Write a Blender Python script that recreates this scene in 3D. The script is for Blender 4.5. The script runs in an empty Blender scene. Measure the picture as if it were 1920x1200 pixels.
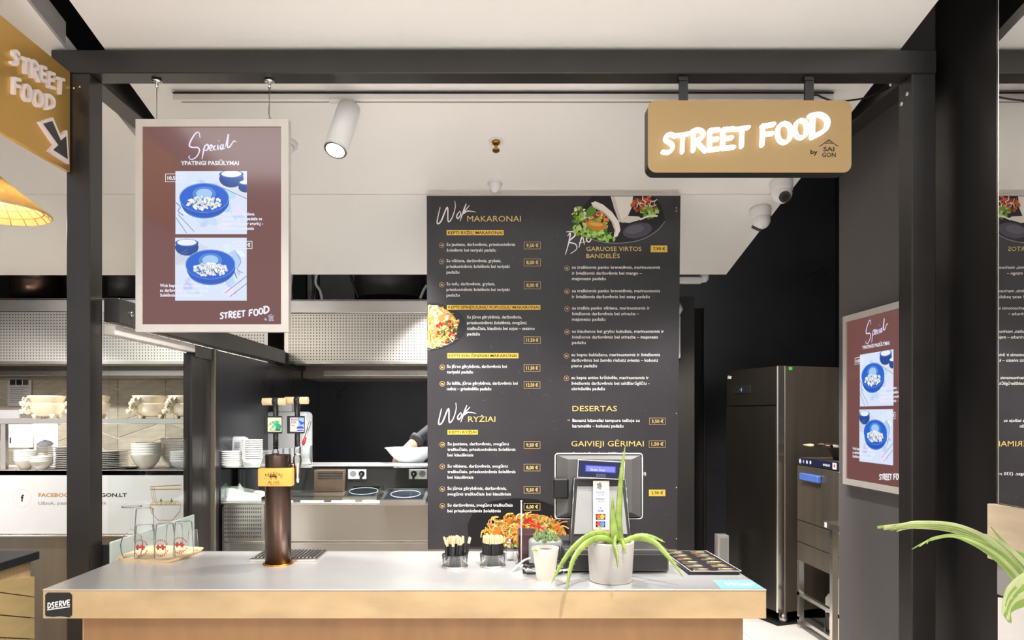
import bpy, bmesh, math, random
from mathutils import Vector, Matrix
random.seed(7)
S = bpy.context.scene
COL = S.collection
# ---------------------------------------------------------------- camera
F, CX, HY, H = 1326.0, 917.0, 780.0, 1.55      # focal length (px), principal point, eye height
cam = bpy.data.cameras.new('camera'); camo = bpy.data.objects.new('camera', cam); COL.objects.link(camo)
cam.sensor_width = 36; cam.lens = F/1920*36
cam.shift_x = (960-CX)/1920; cam.shift_y = (HY-600)/1920
cam.clip_start = .05
camo.location = (0, 0, H); camo.rotation_euler = (math.pi/2, 0, 0)
S.camera = camo
S.view_settings.view_transform = 'Standard'; S.view_settings.look = 'None'
S.view_settings.gamma = 1; S.view_settings.use_curve_mapping = False
S.view_settings.exposure = 0.12
S.cycles.transparent_max_bounces = 32
# ---------------------------------------------------------------- world and large lights
w = bpy.data.worlds.new('hall'); S.world = w; w.use_nodes = True
bg = w.node_tree.nodes['Background']; bg.inputs[0].default_value = (1, .995, .985, 1); bg.inputs[1].default_value = .74
def area(name, loc, target, sx, sy, power, col=(1, 1, 1)):
    l = bpy.data.lights.new(name, 'AREA'); l.shape = 'RECTANGLE'; l.size = sx; l.size_y = sy; l.energy = power; l.color = col
    o = bpy.data.objects.new(name, l); COL.objects.link(o); o.location = loc
    o.rotation_euler = (Vector(target)-Vector(loc)).to_track_quat('-Z', 'Y').to_euler(); return o
def spot(name, loc, target, power, deg=40, r=.04, col=(1, .95, .88), blend=.5):
    l = bpy.data.lights.new(name, 'SPOT'); l.energy = power; l.spot_size = math.radians(deg); l.spot_blend = blend; l.shadow_soft_size = r; l.color = col
    o = bpy.data.objects.new(name, l); COL.objects.link(o); o.location = loc
    o.rotation_euler = (Vector(target)-Vector(loc)).to_track_quat('-Z', 'Y').to_euler(); return o
WHT = (1, .99, .98)
area('hall_ceiling_light', (0, -2.6, 4.8), (0, -2.6, 0), 7.0, 2.0, 200, WHT)
for sx in (-2.4, 0, 2.4): spot('hall_floor_fill', (sx, .1, 4.8), (sx, .1, 0), 950, 50, .08, WHT)  # added fill: lights the hall floor so it bounces up to the soffit
spot('hall_spot', (.72, 1.35, 3.75), (.3, 2.45, .95), 430, 50, .012, WHT)
spot('hall_spot', (-1.3, .6, 3.7), (-1.0, 2.7, .95), 160, 50, .02, WHT)
for sx in (-1.1, 0, 1.1): spot('track_line_fill', (sx, 3.2, 3.0), (sx, 3.62, 0), 170, 80, .05, WHT)  # added fill along the track line, without lamp heads, to brighten the soffit
area('hood_lamp', (-.75, 6.45, 1.9), (-.75, 6.7, .9), 1.5, .12, 45, (.72, .83, 1))
area('stall_hood_lamp', (-3.1, 6.4, 1.9), (-3.1, 6.42, .9), 2.4, .12, 60, (1, .93, .8))
for sx in (-4.2, -2.9): spot('stall_fill', (sx, 3.6, 2.85), (sx, 4.9, 1.0), 190, 85, .05, WHT)  # made-up fill lamps brightening the neighbouring pass and its soffit by bounce
spot('kitchen_floor_fill', (-.4, 5.35, 2.6), (-.3, 5.75, 0), 420, 100, .05, WHT)  # invented lamp: kitchen floor bounce for the rear soffit
spot('stall_floor_fill', (-3.2, 5.3, 2.58), (-3.2, 5.2, 0), 380, 90, .05, WHT)  # invented lamp: floor bounce for the neighbouring stall's soffit
spot('kitchen_fill', (-.9, 3.6, 2.9), (-.7, 4.7, 1.0), 260, 70, .05, WHT)  # added fill over the prep deck, no fitting there
spot('kitchen_fill', (1.2, 4.3, 2.7), (2.1, 5.1, 1.0), 260, 80, .05, (1, .93, .84))  # added fill for the dark fridge and dishwasher corner
# ---------------------------------------------------------------- pixel -> place
def W(x, y, d): return Vector(((x-CX)/F*d, d, H-(y-HY)/F*d))
def PX(x, d): return (x-CX)/F*d
def PZ(y, d): return H-(y-HY)/F*d
def G(x, y, z):                      # point of the horizontal plane z under the pixel
    d = F*(H-z)/(y-HY); return Vector((PX(x, d), d, z))
def sr(r, g, b): return tuple(((c/255)/12.92 if c/255 <= .04045 else ((c/255+.055)/1.055)**2.4) for c in (r, g, b))
# ---------------------------------------------------------------- materials
MATS = {}
def mat(name, rgb=(200, 200, 200), rough=.5, metal=0., noise=.06, scale=8., stretch=(1, 1, 1), bump=0., emit=None, es=1., coat=0., nrough=0., spec=None, detail=4., rnd=0.):
    if name in MATS: return MATS[name]
    m = bpy.data.materials.new(name); m.use_nodes = True; nt = m.node_tree; N = nt.nodes; L = nt.links
    p = N['Principled BSDF']; c = sr(*rgb)
    p.inputs['Roughness'].default_value = rough; p.inputs['Metallic'].default_value = metal
    if spec is not None: p.inputs['Specular IOR Level'].default_value = spec
    if coat: p.inputs['Coat Weight'].default_value = coat; p.inputs['Coat Roughness'].default_value = .06
    tc = N.new('ShaderNodeTexCoord'); mp = N.new('ShaderNodeMapping'); mp.inputs['Scale'].default_value = stretch
    L.new(tc.outputs['Object'], mp.inputs[0])
    n = N.new('ShaderNodeTexNoise'); n.inputs['Scale'].default_value = scale; n.inputs['Detail'].default_value = detail
    L.new(mp.outputs[0], n.inputs['Vector'])
    r = N.new('ShaderNodeValToRGB'); r.color_ramp.elements[0].position = .3; r.color_ramp.elements[1].position = .7
    r.color_ramp.elements[0].color = tuple(max(0, x*(1-noise)) for x in c)+(1,)
    r.color_ramp.elements[1].color = tuple(min(1, x*(1+noise)) for x in c)+(1,)
    L.new(n.outputs[0], r.inputs[0]); out = r.outputs[0]
    if rnd:
        oi = N.new('ShaderNodeObjectInfo'); mr = N.new('ShaderNodeMapRange'); mr.inputs[3].default_value = 1-rnd; mr.inputs[4].default_value = 1+rnd*.4
        L.new(oi.outputs['Random'], mr.inputs[0]); mx = N.new('ShaderNodeVectorMath'); mx.operation = 'SCALE'
        L.new(out, mx.inputs[0]); L.new(mr.outputs[0], mx.inputs['Scale']); out = mx.outputs[0]
    L.new(out, p.inputs['Base Color'])
    if nrough:
        mr = N.new('ShaderNodeMapRange'); mr.inputs[3].default_value = max(0, rough-nrough); mr.inputs[4].default_value = rough+nrough
        L.new(n.outputs[0], mr.inputs[0]); L.new(mr.outputs[0], p.inputs['Roughness'])
    if bump:
        b = N.new('ShaderNodeBump'); b.inputs['Strength'].default_value = bump; b.inputs['Distance'].default_value = .01
        L.new(n.outputs[0], b.inputs['Height']); L.new(b.outputs[0], p.inputs['Normal'])
    if emit: p.inputs['Emission Color'].default_value = sr(*emit)+(1,); p.inputs['Emission Strength'].default_value = es
    MATS[name] = m; return m
def mat_attr(name, rough=.5, emission=0., spec=.3, base=1.):
    m = bpy.data.materials.new(name); m.use_nodes = True; nt = m.node_tree; N = nt.nodes; L = nt.links
    p = N['Principled BSDF']; a = N.new('ShaderNodeVertexColor'); a.layer_name = 'Col'
    p.inputs['Roughness'].default_value = rough; p.inputs['Specular IOR Level'].default_value = spec
    if emission:
        L.new(a.outputs[0], p.inputs['Emission Color']); p.inputs['Emission Strength'].default_value = emission
        p.inputs['Base Color'].default_value = (.01, .01, .012, 1)
    else: L.new(a.outputs[0], p.inputs['Base Color'])
    MATS[name] = m; return m
def mat_glass(name, tint=(.97, .985, .975), blend=.18, rough=.02, milk=0.):
    m = bpy.data.materials.new(name); m.use_nodes = True; nt = m.node_tree; N = nt.nodes; L = nt.links
    N.remove(N['Principled BSDF']); o = N['Material Output']
    t = N.new('ShaderNodeBsdfTransparent'); t.inputs[0].default_value = tint+(1,)
    g = N.new('ShaderNodeBsdfGlossy'); g.inputs['Roughness'].default_value = rough; g.inputs[0].default_value = (1, 1, 1, 1)
    lw = N.new('ShaderNodeLayerWeight'); lw.inputs[0].default_value = blend
    mx = N.new('ShaderNodeMixShader'); L.new(lw.outputs['Fresnel'], mx.inputs[0]); L.new(t.outputs[0], mx.inputs[1]); L.new(g.outputs[0], mx.inputs[2])
    res = mx.outputs[0]
    if milk:
        df = N.new('ShaderNodeBsdfDiffuse'); df.inputs[0].default_value = (.9, .92, .92, 1); m2 = N.new('ShaderNodeMixShader'); m2.inputs[0].default_value = milk
        L.new(res, m2.inputs[1]); L.new(df.outputs[0], m2.inputs[2]); res = m2.outputs[0]
    L.new(res, o.inputs[0]); MATS[name] = m; return m
def mat_perforated(name, rgb, pitch=.024, hole=.2, rough=.28):
    m = mat(name, rgb, rough, 1., .05, 3, (1, 1, 30)); nt = m.node_tree; N = nt.nodes; L = nt.links; p = N['Principled BSDF']
    tc = N.new('ShaderNodeTexCoord'); sp = N.new('ShaderNodeVectorMath'); sp.operation = 'SCALE'; sp.inputs['Scale'].default_value = 1/pitch
    L.new(tc.outputs['Object'], sp.inputs[0]); fr = N.new('ShaderNodeVectorMath'); fr.operation = 'FRACTION'; L.new(sp.outputs[0], fr.inputs[0])
    mu = N.new('ShaderNodeVectorMath'); mu.operation = 'MULTIPLY'; mu.inputs[1].default_value = (1, 0, 1); L.new(fr.outputs[0], mu.inputs[0])
    ds = N.new('ShaderNodeVectorMath'); ds.operation = 'DISTANCE'; ds.inputs[1].default_value = (.5, 0, .5); L.new(mu.outputs[0], ds.inputs[0])
    lt = N.new('ShaderNodeMath'); lt.operation = 'LESS_THAN'; lt.inputs[1].default_value = hole; L.new(ds.outputs['Value'], lt.inputs[0])
    src = p.inputs['Base Color'].links[0].from_socket
    mx = N.new('ShaderNodeMix'); mx.data_type = 'RGBA'; mx.inputs[7].default_value = (.02, .018, .015, 1)
    L.new(lt.outputs[0], mx.inputs[0]); L.new(src, mx.inputs[6]); L.new(mx.outputs[2], p.inputs['Base Color'])
    inv = N.new('ShaderNodeMath'); inv.operation = 'SUBTRACT'; inv.inputs[0].default_value = 1; L.new(lt.outputs[0], inv.inputs[1]); L.new(inv.outputs[0], p.inputs['Metallic'])
    return m
M = dict(
    soffit=mat('white_soffit', (244, 239, 233), .55, 0, .01, 1.2),
    soffit_edge=mat('grey_edge', (165, 160, 155), .5),
    black=mat('black_steel', (41, 38, 36), .32, .0, .12, 5, bump=.02, nrough=.08),
    void=mat('black_void', (14, 13, 13), .8),
    wallblack=mat('black_wall', (36, 34, 33), .45, 0, .15, 2, nrough=.1),
    wallblue=mat('black_gloss_panel', (48, 48, 53), .3, 0, .3, 1.6, nrough=.08),
    wallgrey=mat('charcoal_paint', (88, 84, 83), .6, 0, .05, 3),
    colblack=mat('black_column', (30, 28, 27), .3, 0, .2, 4, (1, 1, .2), nrough=.08),
    steel=mat('brushed_steel', (222, 217, 210), .22, .95, .02, 9, (1, 1, .03), nrough=.03),
    steel_top=mat('steel_worktop', (234, 231, 228), .3, .7, .02, 5, (1, 3, 1), nrough=.02),
    steel_dark=mat('dark_steel', (158, 148, 134), .34, .85, .1, 14, (1, 1, .08), nrough=.08),
    chrome=mat('chrome', (225, 225, 225), .08, 1, .01),
    ply=mat('birch_plywood', (188, 158, 116), .45, 0, .16, 4, (1, 1, 2.5), detail=7, coat=.1),
    ply_base=mat('birch_panel', (166, 124, 84), .5, 0, .12, 3.2, (4, 1, 1), detail=8),
    wood=mat('light_wood', (232, 204, 160), .5, 0, .1, 6, (1, 8, 1)),
    white=mat('white_plastic', (232, 230, 227), .4, 0, .02),
    whitegl=mat('white_ceramic', (236, 232, 224), .18, 0, .02, coat=.4),
    cream=mat('cream_ceramic', (238, 224, 198), .25, 0, .04, 20, coat=.3),
    grey=mat('grey_plastic', (140, 140, 140), .4),
    greydk=mat('dark_grey_plastic', (62, 60, 59), .45, 0, .06, 30),
    blackpl=mat('black_plastic', (28, 27, 27), .4),
    alu=mat('aluminium_frame', (206, 198, 190), .42, .2, .03, 20, (1, 1, .1)),
    gold=mat('brushed_gold', (164, 136, 94), .4, .7, .04, 3, (1, 1, 1)),
    glow=mat('lit_letter', (255, 255, 255), .4, emit=(250, 252, 255), es=1.25),
    letter=mat('pale_letter', (238, 226, 222), .4),
    bulb=mat('lamp_lens', (255, 255, 255), .4, emit=(255, 246, 232), es=6),
    brass=mat('brass', (190, 140, 60), .25, 1),
    bronze=mat('dark_bronze', (84, 66, 58), .3, .85, .12, 3, (6, 6, .3), nrough=.06),
    concrete=mat('concrete', (186, 180, 174), .8, 0, .07, 12, bump=.1),
    pot=mat('pale_pot', (226, 212, 198), .55, 0, .03),
    aloe=mat('aloe_green', (144, 164, 78), .4, 0, .3, 22, coat=.2),
    succ=mat('succulent_green', (128, 146, 94), .5, 0, .5, 120, rnd=.35),
    palm=mat('palm_green', (150, 178, 84), .38, 0, .22, 12, (1, 1, 1)),
    palm2=mat('palm_pale', (206, 214, 150), .38, 0, .15, 12),
    soil=mat('soil', (60, 44, 34), .9, 0, .3, 60, bump=.4),
    bamboo=mat('bamboo_weave', (226, 196, 130), .6, 0, .1, 30),
    tile=mat('stone_tile', (224, 211, 188), .35, 0, .17, 5, (1, 1, 5), detail=6, rnd=.22),
    grout=mat('grout', (246, 242, 234), .8),
    floor=mat('floor_tile', (222, 218, 213), .4, 0, .05, 4, rnd=.05),
    floorg=mat('floor_grout', (120, 110, 100), .8),
    skin=mat('skin', (214, 160, 128), .5, 0, .05, 20),
    cloth=mat('black_cloth', (30, 30, 34), .85, 0, .2, 30, bump=.2),
    paper=mat('paper', (240, 238, 234), .7, 0, .02),
    bluepl=mat('blue_plastic', (82, 120, 205), .4),
    darkblue=mat('dark_blue_panel', (26, 30, 62), .35),
    red=mat('red_plastic', (200, 40, 36), .4),
    maroon=mat('maroon_acrylic', (62, 30, 34), .15, coat=.5),
    cable=mat('black_cable', (22, 22, 22), .5),
    wcable=mat('white_cable', (225, 222, 218), .5),
    leddk=mat('clear_plastic', (190, 192, 190), .2),
    mirror=mat('mirror_silver', (236, 236, 234), .0, 1, 0),
    slate=mat('dark_slate_top', (52, 52, 56), .45, 0, .15, 10),
    yellow=mat('yellow_block', (240, 178, 82), .45, 0, .04),
)
M['glass'] = mat_glass('clear_glass', (.985, .99, .985), .1, milk=.05); M['pane'] = mat_glass('window_glass', (.96, .98, .97), .06)
M['frost'] = mat('pale_green_glass', (196, 208, 200), .3, 0, .03)
M['print'] = mat_attr('print', .5); M['printgl'] = mat_attr('print_satin', .35)
M['screen'] = mat_attr('screen', .1, .87, .5)
M['perf'] = mat_perforated('perforated_steel', (228, 222, 212), rough=.34)
# ---------------------------------------------------------------- mesh helpers
def wloc(o):
    v = Vector((0, 0, 0))
    while o is not None: v = v+o.location; o = o.parent
    return v
def thing(name, label, cat, loc, group=None, kind=None):
    o = bpy.data.objects.new(name, None); o.empty_display_size = .05; COL.objects.link(o); o.location = loc
    if label: o['label'] = label
    if cat: o['category'] = cat
    if group: o['group'] = group
    if kind: o['kind'] = kind
    return o
def struct(name, label, loc=(0, 0, 0)):
    o = thing(name, label, None, loc, kind='structure'); return o
def copy_tree(o, parent=None):
    c = o.copy(); COL.objects.link(c); c.parent = parent
    for ch in list(o.children): copy_tree(ch, c)
    return c
def dup(o, delta=(0, 0, 0), label=None, rz=0., scale=None):
    c = copy_tree(o); c.location = o.location+Vector(delta); c.rotation_euler.z += rz
    if label: c['label'] = label
    if scale: c.scale = (scale, scale, scale) if not isinstance(scale, tuple) else scale
    return c
def smoothpts(pts, k=6, closed=False):
    pts = [Vector(p) for p in pts]; n = len(pts); out = []
    if n < 3: return pts
    for i in range(n if closed else n-1):
        if closed: a, b, c, d = (pts[(i+j-1) % n] for j in range(4))
        else: a, b, c, d = pts[max(i-1, 0)], pts[i], pts[i+1], pts[min(i+2, n-1)]
        for s in range(k):
            t = s/k
            out.append(.5*((2*b)+(c-a)*t+(2*a-5*b+4*c-d)*t*t+(3*b-a-3*c+d)*t**3))
    if not closed: out.append(pts[-1])
    return out
def lerps(vals, n):
    out = []
    for i in range(n):
        t = i/(n-1)*(len(vals)-1); j = min(int(t), len(vals)-2); out.append(vals[j]+(vals[j+1]-vals[j])*(t-j))
    return out
class B:
    def __init__(s): s.v = []; s.f = []; s.m = []; s.mi = 0; s.sm = []; s.smooth = False
    def add(s, vs, fs, smooth=None):
        o = len(s.v); s.v += [Vector(v) for v in vs]; s.f += [tuple(i+o for i in f) for f in fs]
        s.m += [s.mi]*len(fs); s.sm += [s.smooth if smooth is None else smooth]*len(fs); return s
    def box(s, x0, x1, y0, y1, z0, z1, bev=0., rot=None, seg=1):
        x0, x1 = sorted((x0, x1)); y0, y1 = sorted((y0, y1)); z0, z1 = sorted((z0, z1))
        c = [(x, y, z) for z in (z0, z1) for y in (y0, y1) for x in (x0, x1)]
        fs = [(0, 2, 3, 1), (4, 5, 7, 6), (0, 1, 5, 4), (2, 6, 7, 3), (0, 4, 6, 2), (1, 3, 7, 5)]
        if bev:
            bm = bmesh.new(); vv = [bm.verts.new(p) for p in c]
            for f in fs: bm.faces.new([vv[i] for i in f])
            bmesh.ops.bevel(bm, geom=bm.edges[:], offset=min(bev, .49*min(x1-x0, y1-y0, z1-z0)), segments=seg, affect='EDGES', profile=.5)
            bm.verts.index_update(); c = [v.co.copy() for v in bm.verts]; fs = [tuple(v.index for v in f.verts) for f in bm.faces]; bm.free()
        if rot: c = [rot @ Vector(p) for p in c]
        return s.add(c, fs, seg > 1)
    def prism(s, pts, off):                       # planar polygon extruded along a vector
        n = len(pts); off = Vector(off); a = [Vector(p) for p in pts]; b = [p+off for p in a]
        fs = [tuple(range(n))[::-1], tuple(range(n, 2*n))]+[(i, (i+1) % n, n+(i+1) % n, n+i) for i in range(n)]
        return s.add(a+b, fs, False)
    def tube(s, pts, r, n=8, flat=1., up=None, caps=True, smooth=True):   # radii r (number or list); flat squashes across 'up'
        pts = [Vector(p) for p in pts]; k = len(pts); rr = [r]*k if not isinstance(r, (list, tuple)) else lerps(list(r), k)
        vs = []; prev = None
        for i, p in enumerate(pts):
            t = (pts[min(i+1, k-1)]-pts[max(i-1, 0)])
            if t.length < 1e-9: t = Vector((0, 0, 1))
            t.normalize()
            if prev is None:
                u = Vector(up) if up else (Vector((0, 0, 1)) if abs(t.z) < .9 else Vector((1, 0, 0)))
            else: u = prev
            a = t.cross(u)
            if a.length < 1e-6: a = t.orthogonal()
            a.normalize(); u = a.cross(t).normalized(); prev = u
            for j in range(n):
                th = 2*math.pi*j/n; vs.append(p+a*math.cos(th)*rr[i]+u*math.sin(th)*rr[i]*flat)
        fs = [(i*n+j, i*n+(j+1) % n, (i+1)*n+(j+1) % n, (i+1)*n+j) for i in range(k-1) for j in range(n)]
        s.add(vs, fs, smooth)
        if caps:
            o = len(s.v)-len(vs); s.f += [tuple(o+j for j in range(n))[::-1], tuple(o+(k-1)*n+j for j in range(n))]; s.m += [s.mi]*2; s.sm += [False]*2
        return s
    def cyl(s, p0, p1, r0, r1=None, n=20): return s.tube([p0, p1], [r0, r0 if r1 is None else r1], n)
    def lathe(s, c, prof, n=28, sx=1., sy=1., smooth=True):     # prof: (r, z) list about a vertical axis through c
        c = Vector(c); vs = []; k = len(prof)
        for r, z in prof:
            for j in range(n):
                th = 2*math.pi*j/n; vs.append(c+Vector((r*math.cos(th)*sx, r*math.sin(th)*sy, z)))
        fs = [(i*n+j, i*n+(j+1) % n, (i+1)*n+(j+1) % n, (i+1)*n+j) for i in range(k-1) for j in range(n)]
        fs = [f for f in fs]
        s.add(vs, fs, smooth); o = len(s.v)-len(vs)
        for e, rev in ((0, True), (k-1, False)):
            if prof[e][0] > 1e-4:
                f = tuple(o+e*n+j for j in range(n)); s.f.append(f[::-1] if rev else f); s.m.append(s.mi); s.sm.append(False)
        return s
    def ribbon(s, pts, wd, off):                 # thick flat stroke with rounded ends; pts on a plane, off = extrusion
        off = Vector(off); nn = off.normalized(); pts = [Vector(p) for p in pts]; k = len(pts); ww = lerps(wd, k) if isinstance(wd, (list, tuple)) else [wd]*k
        Lp = []; Rp = []
        for i, p in enumerate(pts):
            t = (pts[min(i+1, k-1)]-pts[max(i-1, 0)]).normalized(); a = nn.cross(t).normalized()*ww[i]/2; Lp.append(p+a); Rp.append(p-a)
        t0 = (pts[0]-pts[1]).normalized()*ww[0]/2; t1 = (pts[-1]-pts[-2]).normalized()*ww[-1]/2
        c0 = [pts[0]+(Rp[0]-pts[0])*math.cos(a)+t0*math.sin(a) for a in (math.pi*.25, math.pi*.5, math.pi*.75)]
        c1 = [pts[-1]+(Lp[-1]-pts[-1])*math.cos(a)+t1*math.sin(a) for a in (math.pi*.25, math.pi*.5, math.pi*.75)]
        m = len(s.v); vs = Lp+Rp; fr = [p+off for p in vs]
        fs = []
        for i in range(k-1):
            fs.append((2*k+i, 2*k+i+1, 3*k+i+1, 3*k+i)); fs.append((i, i+1, 2*k+i+1, 2*k+i)); fs.append((k+i+1, k+i, 3*k+i, 3*k+i+1))
        s.add(vs+fr, fs, False)
        s.prism([Rp[0]]+c0+[Lp[0]], off*.985); s.prism([Lp[-1]]+c1+[Rp[-1]], off*.985); return s
    def build(s, name, mats, origin):
        me = bpy.data.meshes.new(name); o = Vector(origin)
        me.from_pydata([tuple(v-o) for v in s.v], [], s.f)
        for m in (mats if isinstance(mats, (list, tuple)) else [mats]): me.materials.append(m)
        me.polygons.foreach_set('material_index', s.m); me.polygons.foreach_set('use_smooth', s.sm); me.validate(); me.update()
        bm = bmesh.new(); bm.from_mesh(me); bmesh.ops.recalc_face_normals(bm, faces=bm.faces); bm.to_mesh(me); bm.free()
        ob = bpy.data.objects.new(name, me); COL.objects.link(ob); return ob
    def part(s, name, mats, parent, label=None, kind=None):
        base = wloc(parent); c = s.center(); ob = s.build(name, mats, c); ob.parent = parent; ob.location = c-base
        if label: ob['label'] = label
        if kind: ob['kind'] = kind
        return ob
    def center(s):
        lo = [min(v[i] for v in s.v) for i in range(3)]; hi = [max(v[i] for v in s.v) for i in range(3)]
        return Vector([(a+b)/2 for a, b in zip(lo, hi)])
    def top(s, name, mats, label=None, cat=None, group=None, kind=None):
        c = s.center(); c.z = min(v.z for v in s.v); ob = s.build(name, mats, c); ob.location = c
        if label: ob['label'] = label
        if cat: ob['category'] = cat
        if group: ob['group'] = group
        if kind: ob['kind'] = kind
        return ob
TXT = {}
def textmesh(s, bold=0., sp=1.):
    k = (s, bold, sp)
    if k not in TXT:
        c = bpy.data.curves.new('t', 'FONT'); c.body = s; c.resolution_u = 2; c.offset = bold; c.space_character = sp
        o = bpy.data.objects.new('t', c); COL.objects.link(o); bpy.context.view_layer.update()
        me = o.evaluated_get(bpy.context.evaluated_depsgraph_get()).to_mesh()
        TXT[k] = ([(v.co.x, v.co.y) for v in me.vertices], [tuple(p.vertices) for p in me.polygons])
        bpy.data.objects.remove(o); bpy.data.curves.remove(c)
    return TXT[k]
class Art:                                       # flat print on a plane; 2-D points are mapped by fn(x, y) -> 3-D
    def __init__(s, fn, n, step=2e-5, z0=2e-4): s.fn = fn; s.n = Vector(n).normalized(); s.z = z0; s.step = step; s.v = []; s.f = []; s.c = []
    def _add(s, pts, fs, col):
        o = len(s.v); s.v += [s.fn(x, y)+s.n*s.z for x, y in pts]; s.f += [tuple(i+o for i in f) for f in fs]; s.c += [sr(*col)]*len(fs); s.z += s.step; return s
    def poly(s, pts, col): return s._add(pts, [tuple(range(len(pts)))], col)
    def rect(s, x0, y0, x1, y1, col): return s.poly([(x0, y0), (x1, y0), (x1, y1), (x0, y1)], col)
    def frame(s, x0, y0, x1, y1, w, col):
        p = [(x0, y0), (x1, y0), (x1, y1), (x0, y1), (x0+w, y0+w), (x1-w, y0+w), (x1-w, y1-w), (x0+w, y1-w)]
        return s._add(p, [(i, (i+1) % 4, 4+(i+1) % 4, 4+i) for i in range(4)], col)
    def ell(s, cx, cy, rx, ry, col, rot=0., n=20, a0=0., a1=6.2832, wob=0.):
        c, q = math.cos(rot), math.sin(rot); P = []
        for i in range(n):
            t = a0+(a1-a0)*i/n; k = 1+random.uniform(-wob, wob); x, y = rx*k*math.cos(t), ry*k*math.sin(t); P.append((cx+x*c-y*q, cy+x*q+y*c))
        return s.poly(P, col)
    def line(s, pts, w, col, smooth=True):
        P = smoothpts([(x, y, 0) for x, y in pts], 6) if smooth else [Vector((x, y, 0)) for x, y in pts]
        k = len(P); ww = lerps(w, k) if isinstance(w, (list, tuple)) else [w]*k; Lq = []; Rq = []
        for i, p in enumerate(P):
            t = P[min(i+1, k-1)]-P[max(i-1, 0)]
            if t.length < 1e-9: t = Vector((1, 0, 0))
            t.normalize(); a = Vector((-t.y, t.x, 0))*ww[i]/2; Lq.append((p.x+a.x, p.y+a.y)); Rq.append((p.x-a.x, p.y-a.y))
        return s._add(Lq+Rq, [(i, i+1, k+i+1, k+i) for i in range(k-1)], col)
    def ring(s, cx, cy, r, w, col, n=20, ry=None):
        ry = ry or r; return s.line([(cx+r*math.cos(6.2832*i/n), cy+ry*math.sin(6.2832*i/n)) for i in range(n+1)], w, col, False)
    def text(s, t, x0, y, h, col, x1=None, bold=.012, rot=0., sp=1., skew=0.):   # y = baseline, h = capital height, y grows downwards
        vs, fs = textmesh(t, bold, sp)
        if not vs: return s
        mn = min(v[0] for v in vs); mxx = max(v[0] for v in vs); sy = h/.69; sx = sy if x1 is None else (x1-x0)/(mxx-mn)
        c, q = math.cos(rot), math.sin(rot); P = []
        for vx, vy in vs:
            a, b = (vx-mn)*sx+vy*sy*skew, -vy*sy; P.append((x0+a*c-b*q, y+a*q+b*c))
        return s._add(P, fs, col)
    def part(s, name, m, parent, label=None):
        base = wloc(parent); lo = [min(v[i] for v in s.v) for i in range(3)]; hi = [max(v[i] for v in s.v) for i in range(3)]
        ctr = Vector([(a+b)/2 for a, b in zip(lo, hi)])
        me = bpy.data.meshes.new(name); me.from_pydata([tuple(v-ctr) for v in s.v], [], s.f); me.materials.append(m)
        at = me.color_attributes.new('Col', 'FLOAT_COLOR', 'CORNER'); buf = []
        for f, c in zip(s.f, s.c): buf += list(c+(1.,))*len(f)
        at.data.foreach_set('color', buf); me.update()
        ob = bpy.data.objects.new(name, me); COL.objects.link(ob); ob.parent = parent; ob.location = ctr-base
        if label: ob['label'] = label
        return ob
def plane_fn(p0, n):                             # photo pixel -> point of a plane
    p0 = Vector(p0); n = Vector(n); c = Vector((0, 0, H)); k = (p0-c).dot(n)
    def fn(x, y):
        d = Vector(((x-CX)/F, 1, -(y-HY)/F)); return c+d*(k/d.dot(n))
    return fn
# brush capitals used by the shop's lettering: strokes in a unit box, y upwards
BR = {
 'S': [[(.92, .86), (.6, .97), (.28, .86), (.24, .68), (.5, .55), (.74, .4), (.7, .18), (.42, .03), (.04, .06)]],
 'T': [[(.0, .88), (.5, .92), (1., .98)], [(.56, .92), (.52, .45), (.5, .02)]],
 'R': [[(.16, .92), (.14, .45), (.13, .02)], [(.02, .9), (.45, .99), (.82, .86), (.72, .62), (.2, .46)], [(.34, .48), (.62, .24), (.98, .0)]],
 'E': [[(.14, .93), (.13, .5), (.12, .06)], [(.14, .93), (.9, .97)], [(.14, .5), (.8, .55)], [(.12, .05), (.95, .1)]],
 'F': [[(.16, .93), (.14, .5), (.1, .0)], [(.1, .9), (.98, 1.)], [(.16, .5), (.85, .56)]],
 'O': [[(.5, .97), (.2, .85), (.08, .5), (.2, .15), (.5, .03), (.8, .15), (.92, .5), (.82, .85), (.5, .97)]],
 'D': [[(.2, .95), (.16, .5), (.14, .02)], [(.0, .92), (.55, .98), (.95, .75), (.85, .35), (.14, .02)]],
 'V': [[(.05, .97), (.4, .05), (.95, 1.)]],
}
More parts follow.
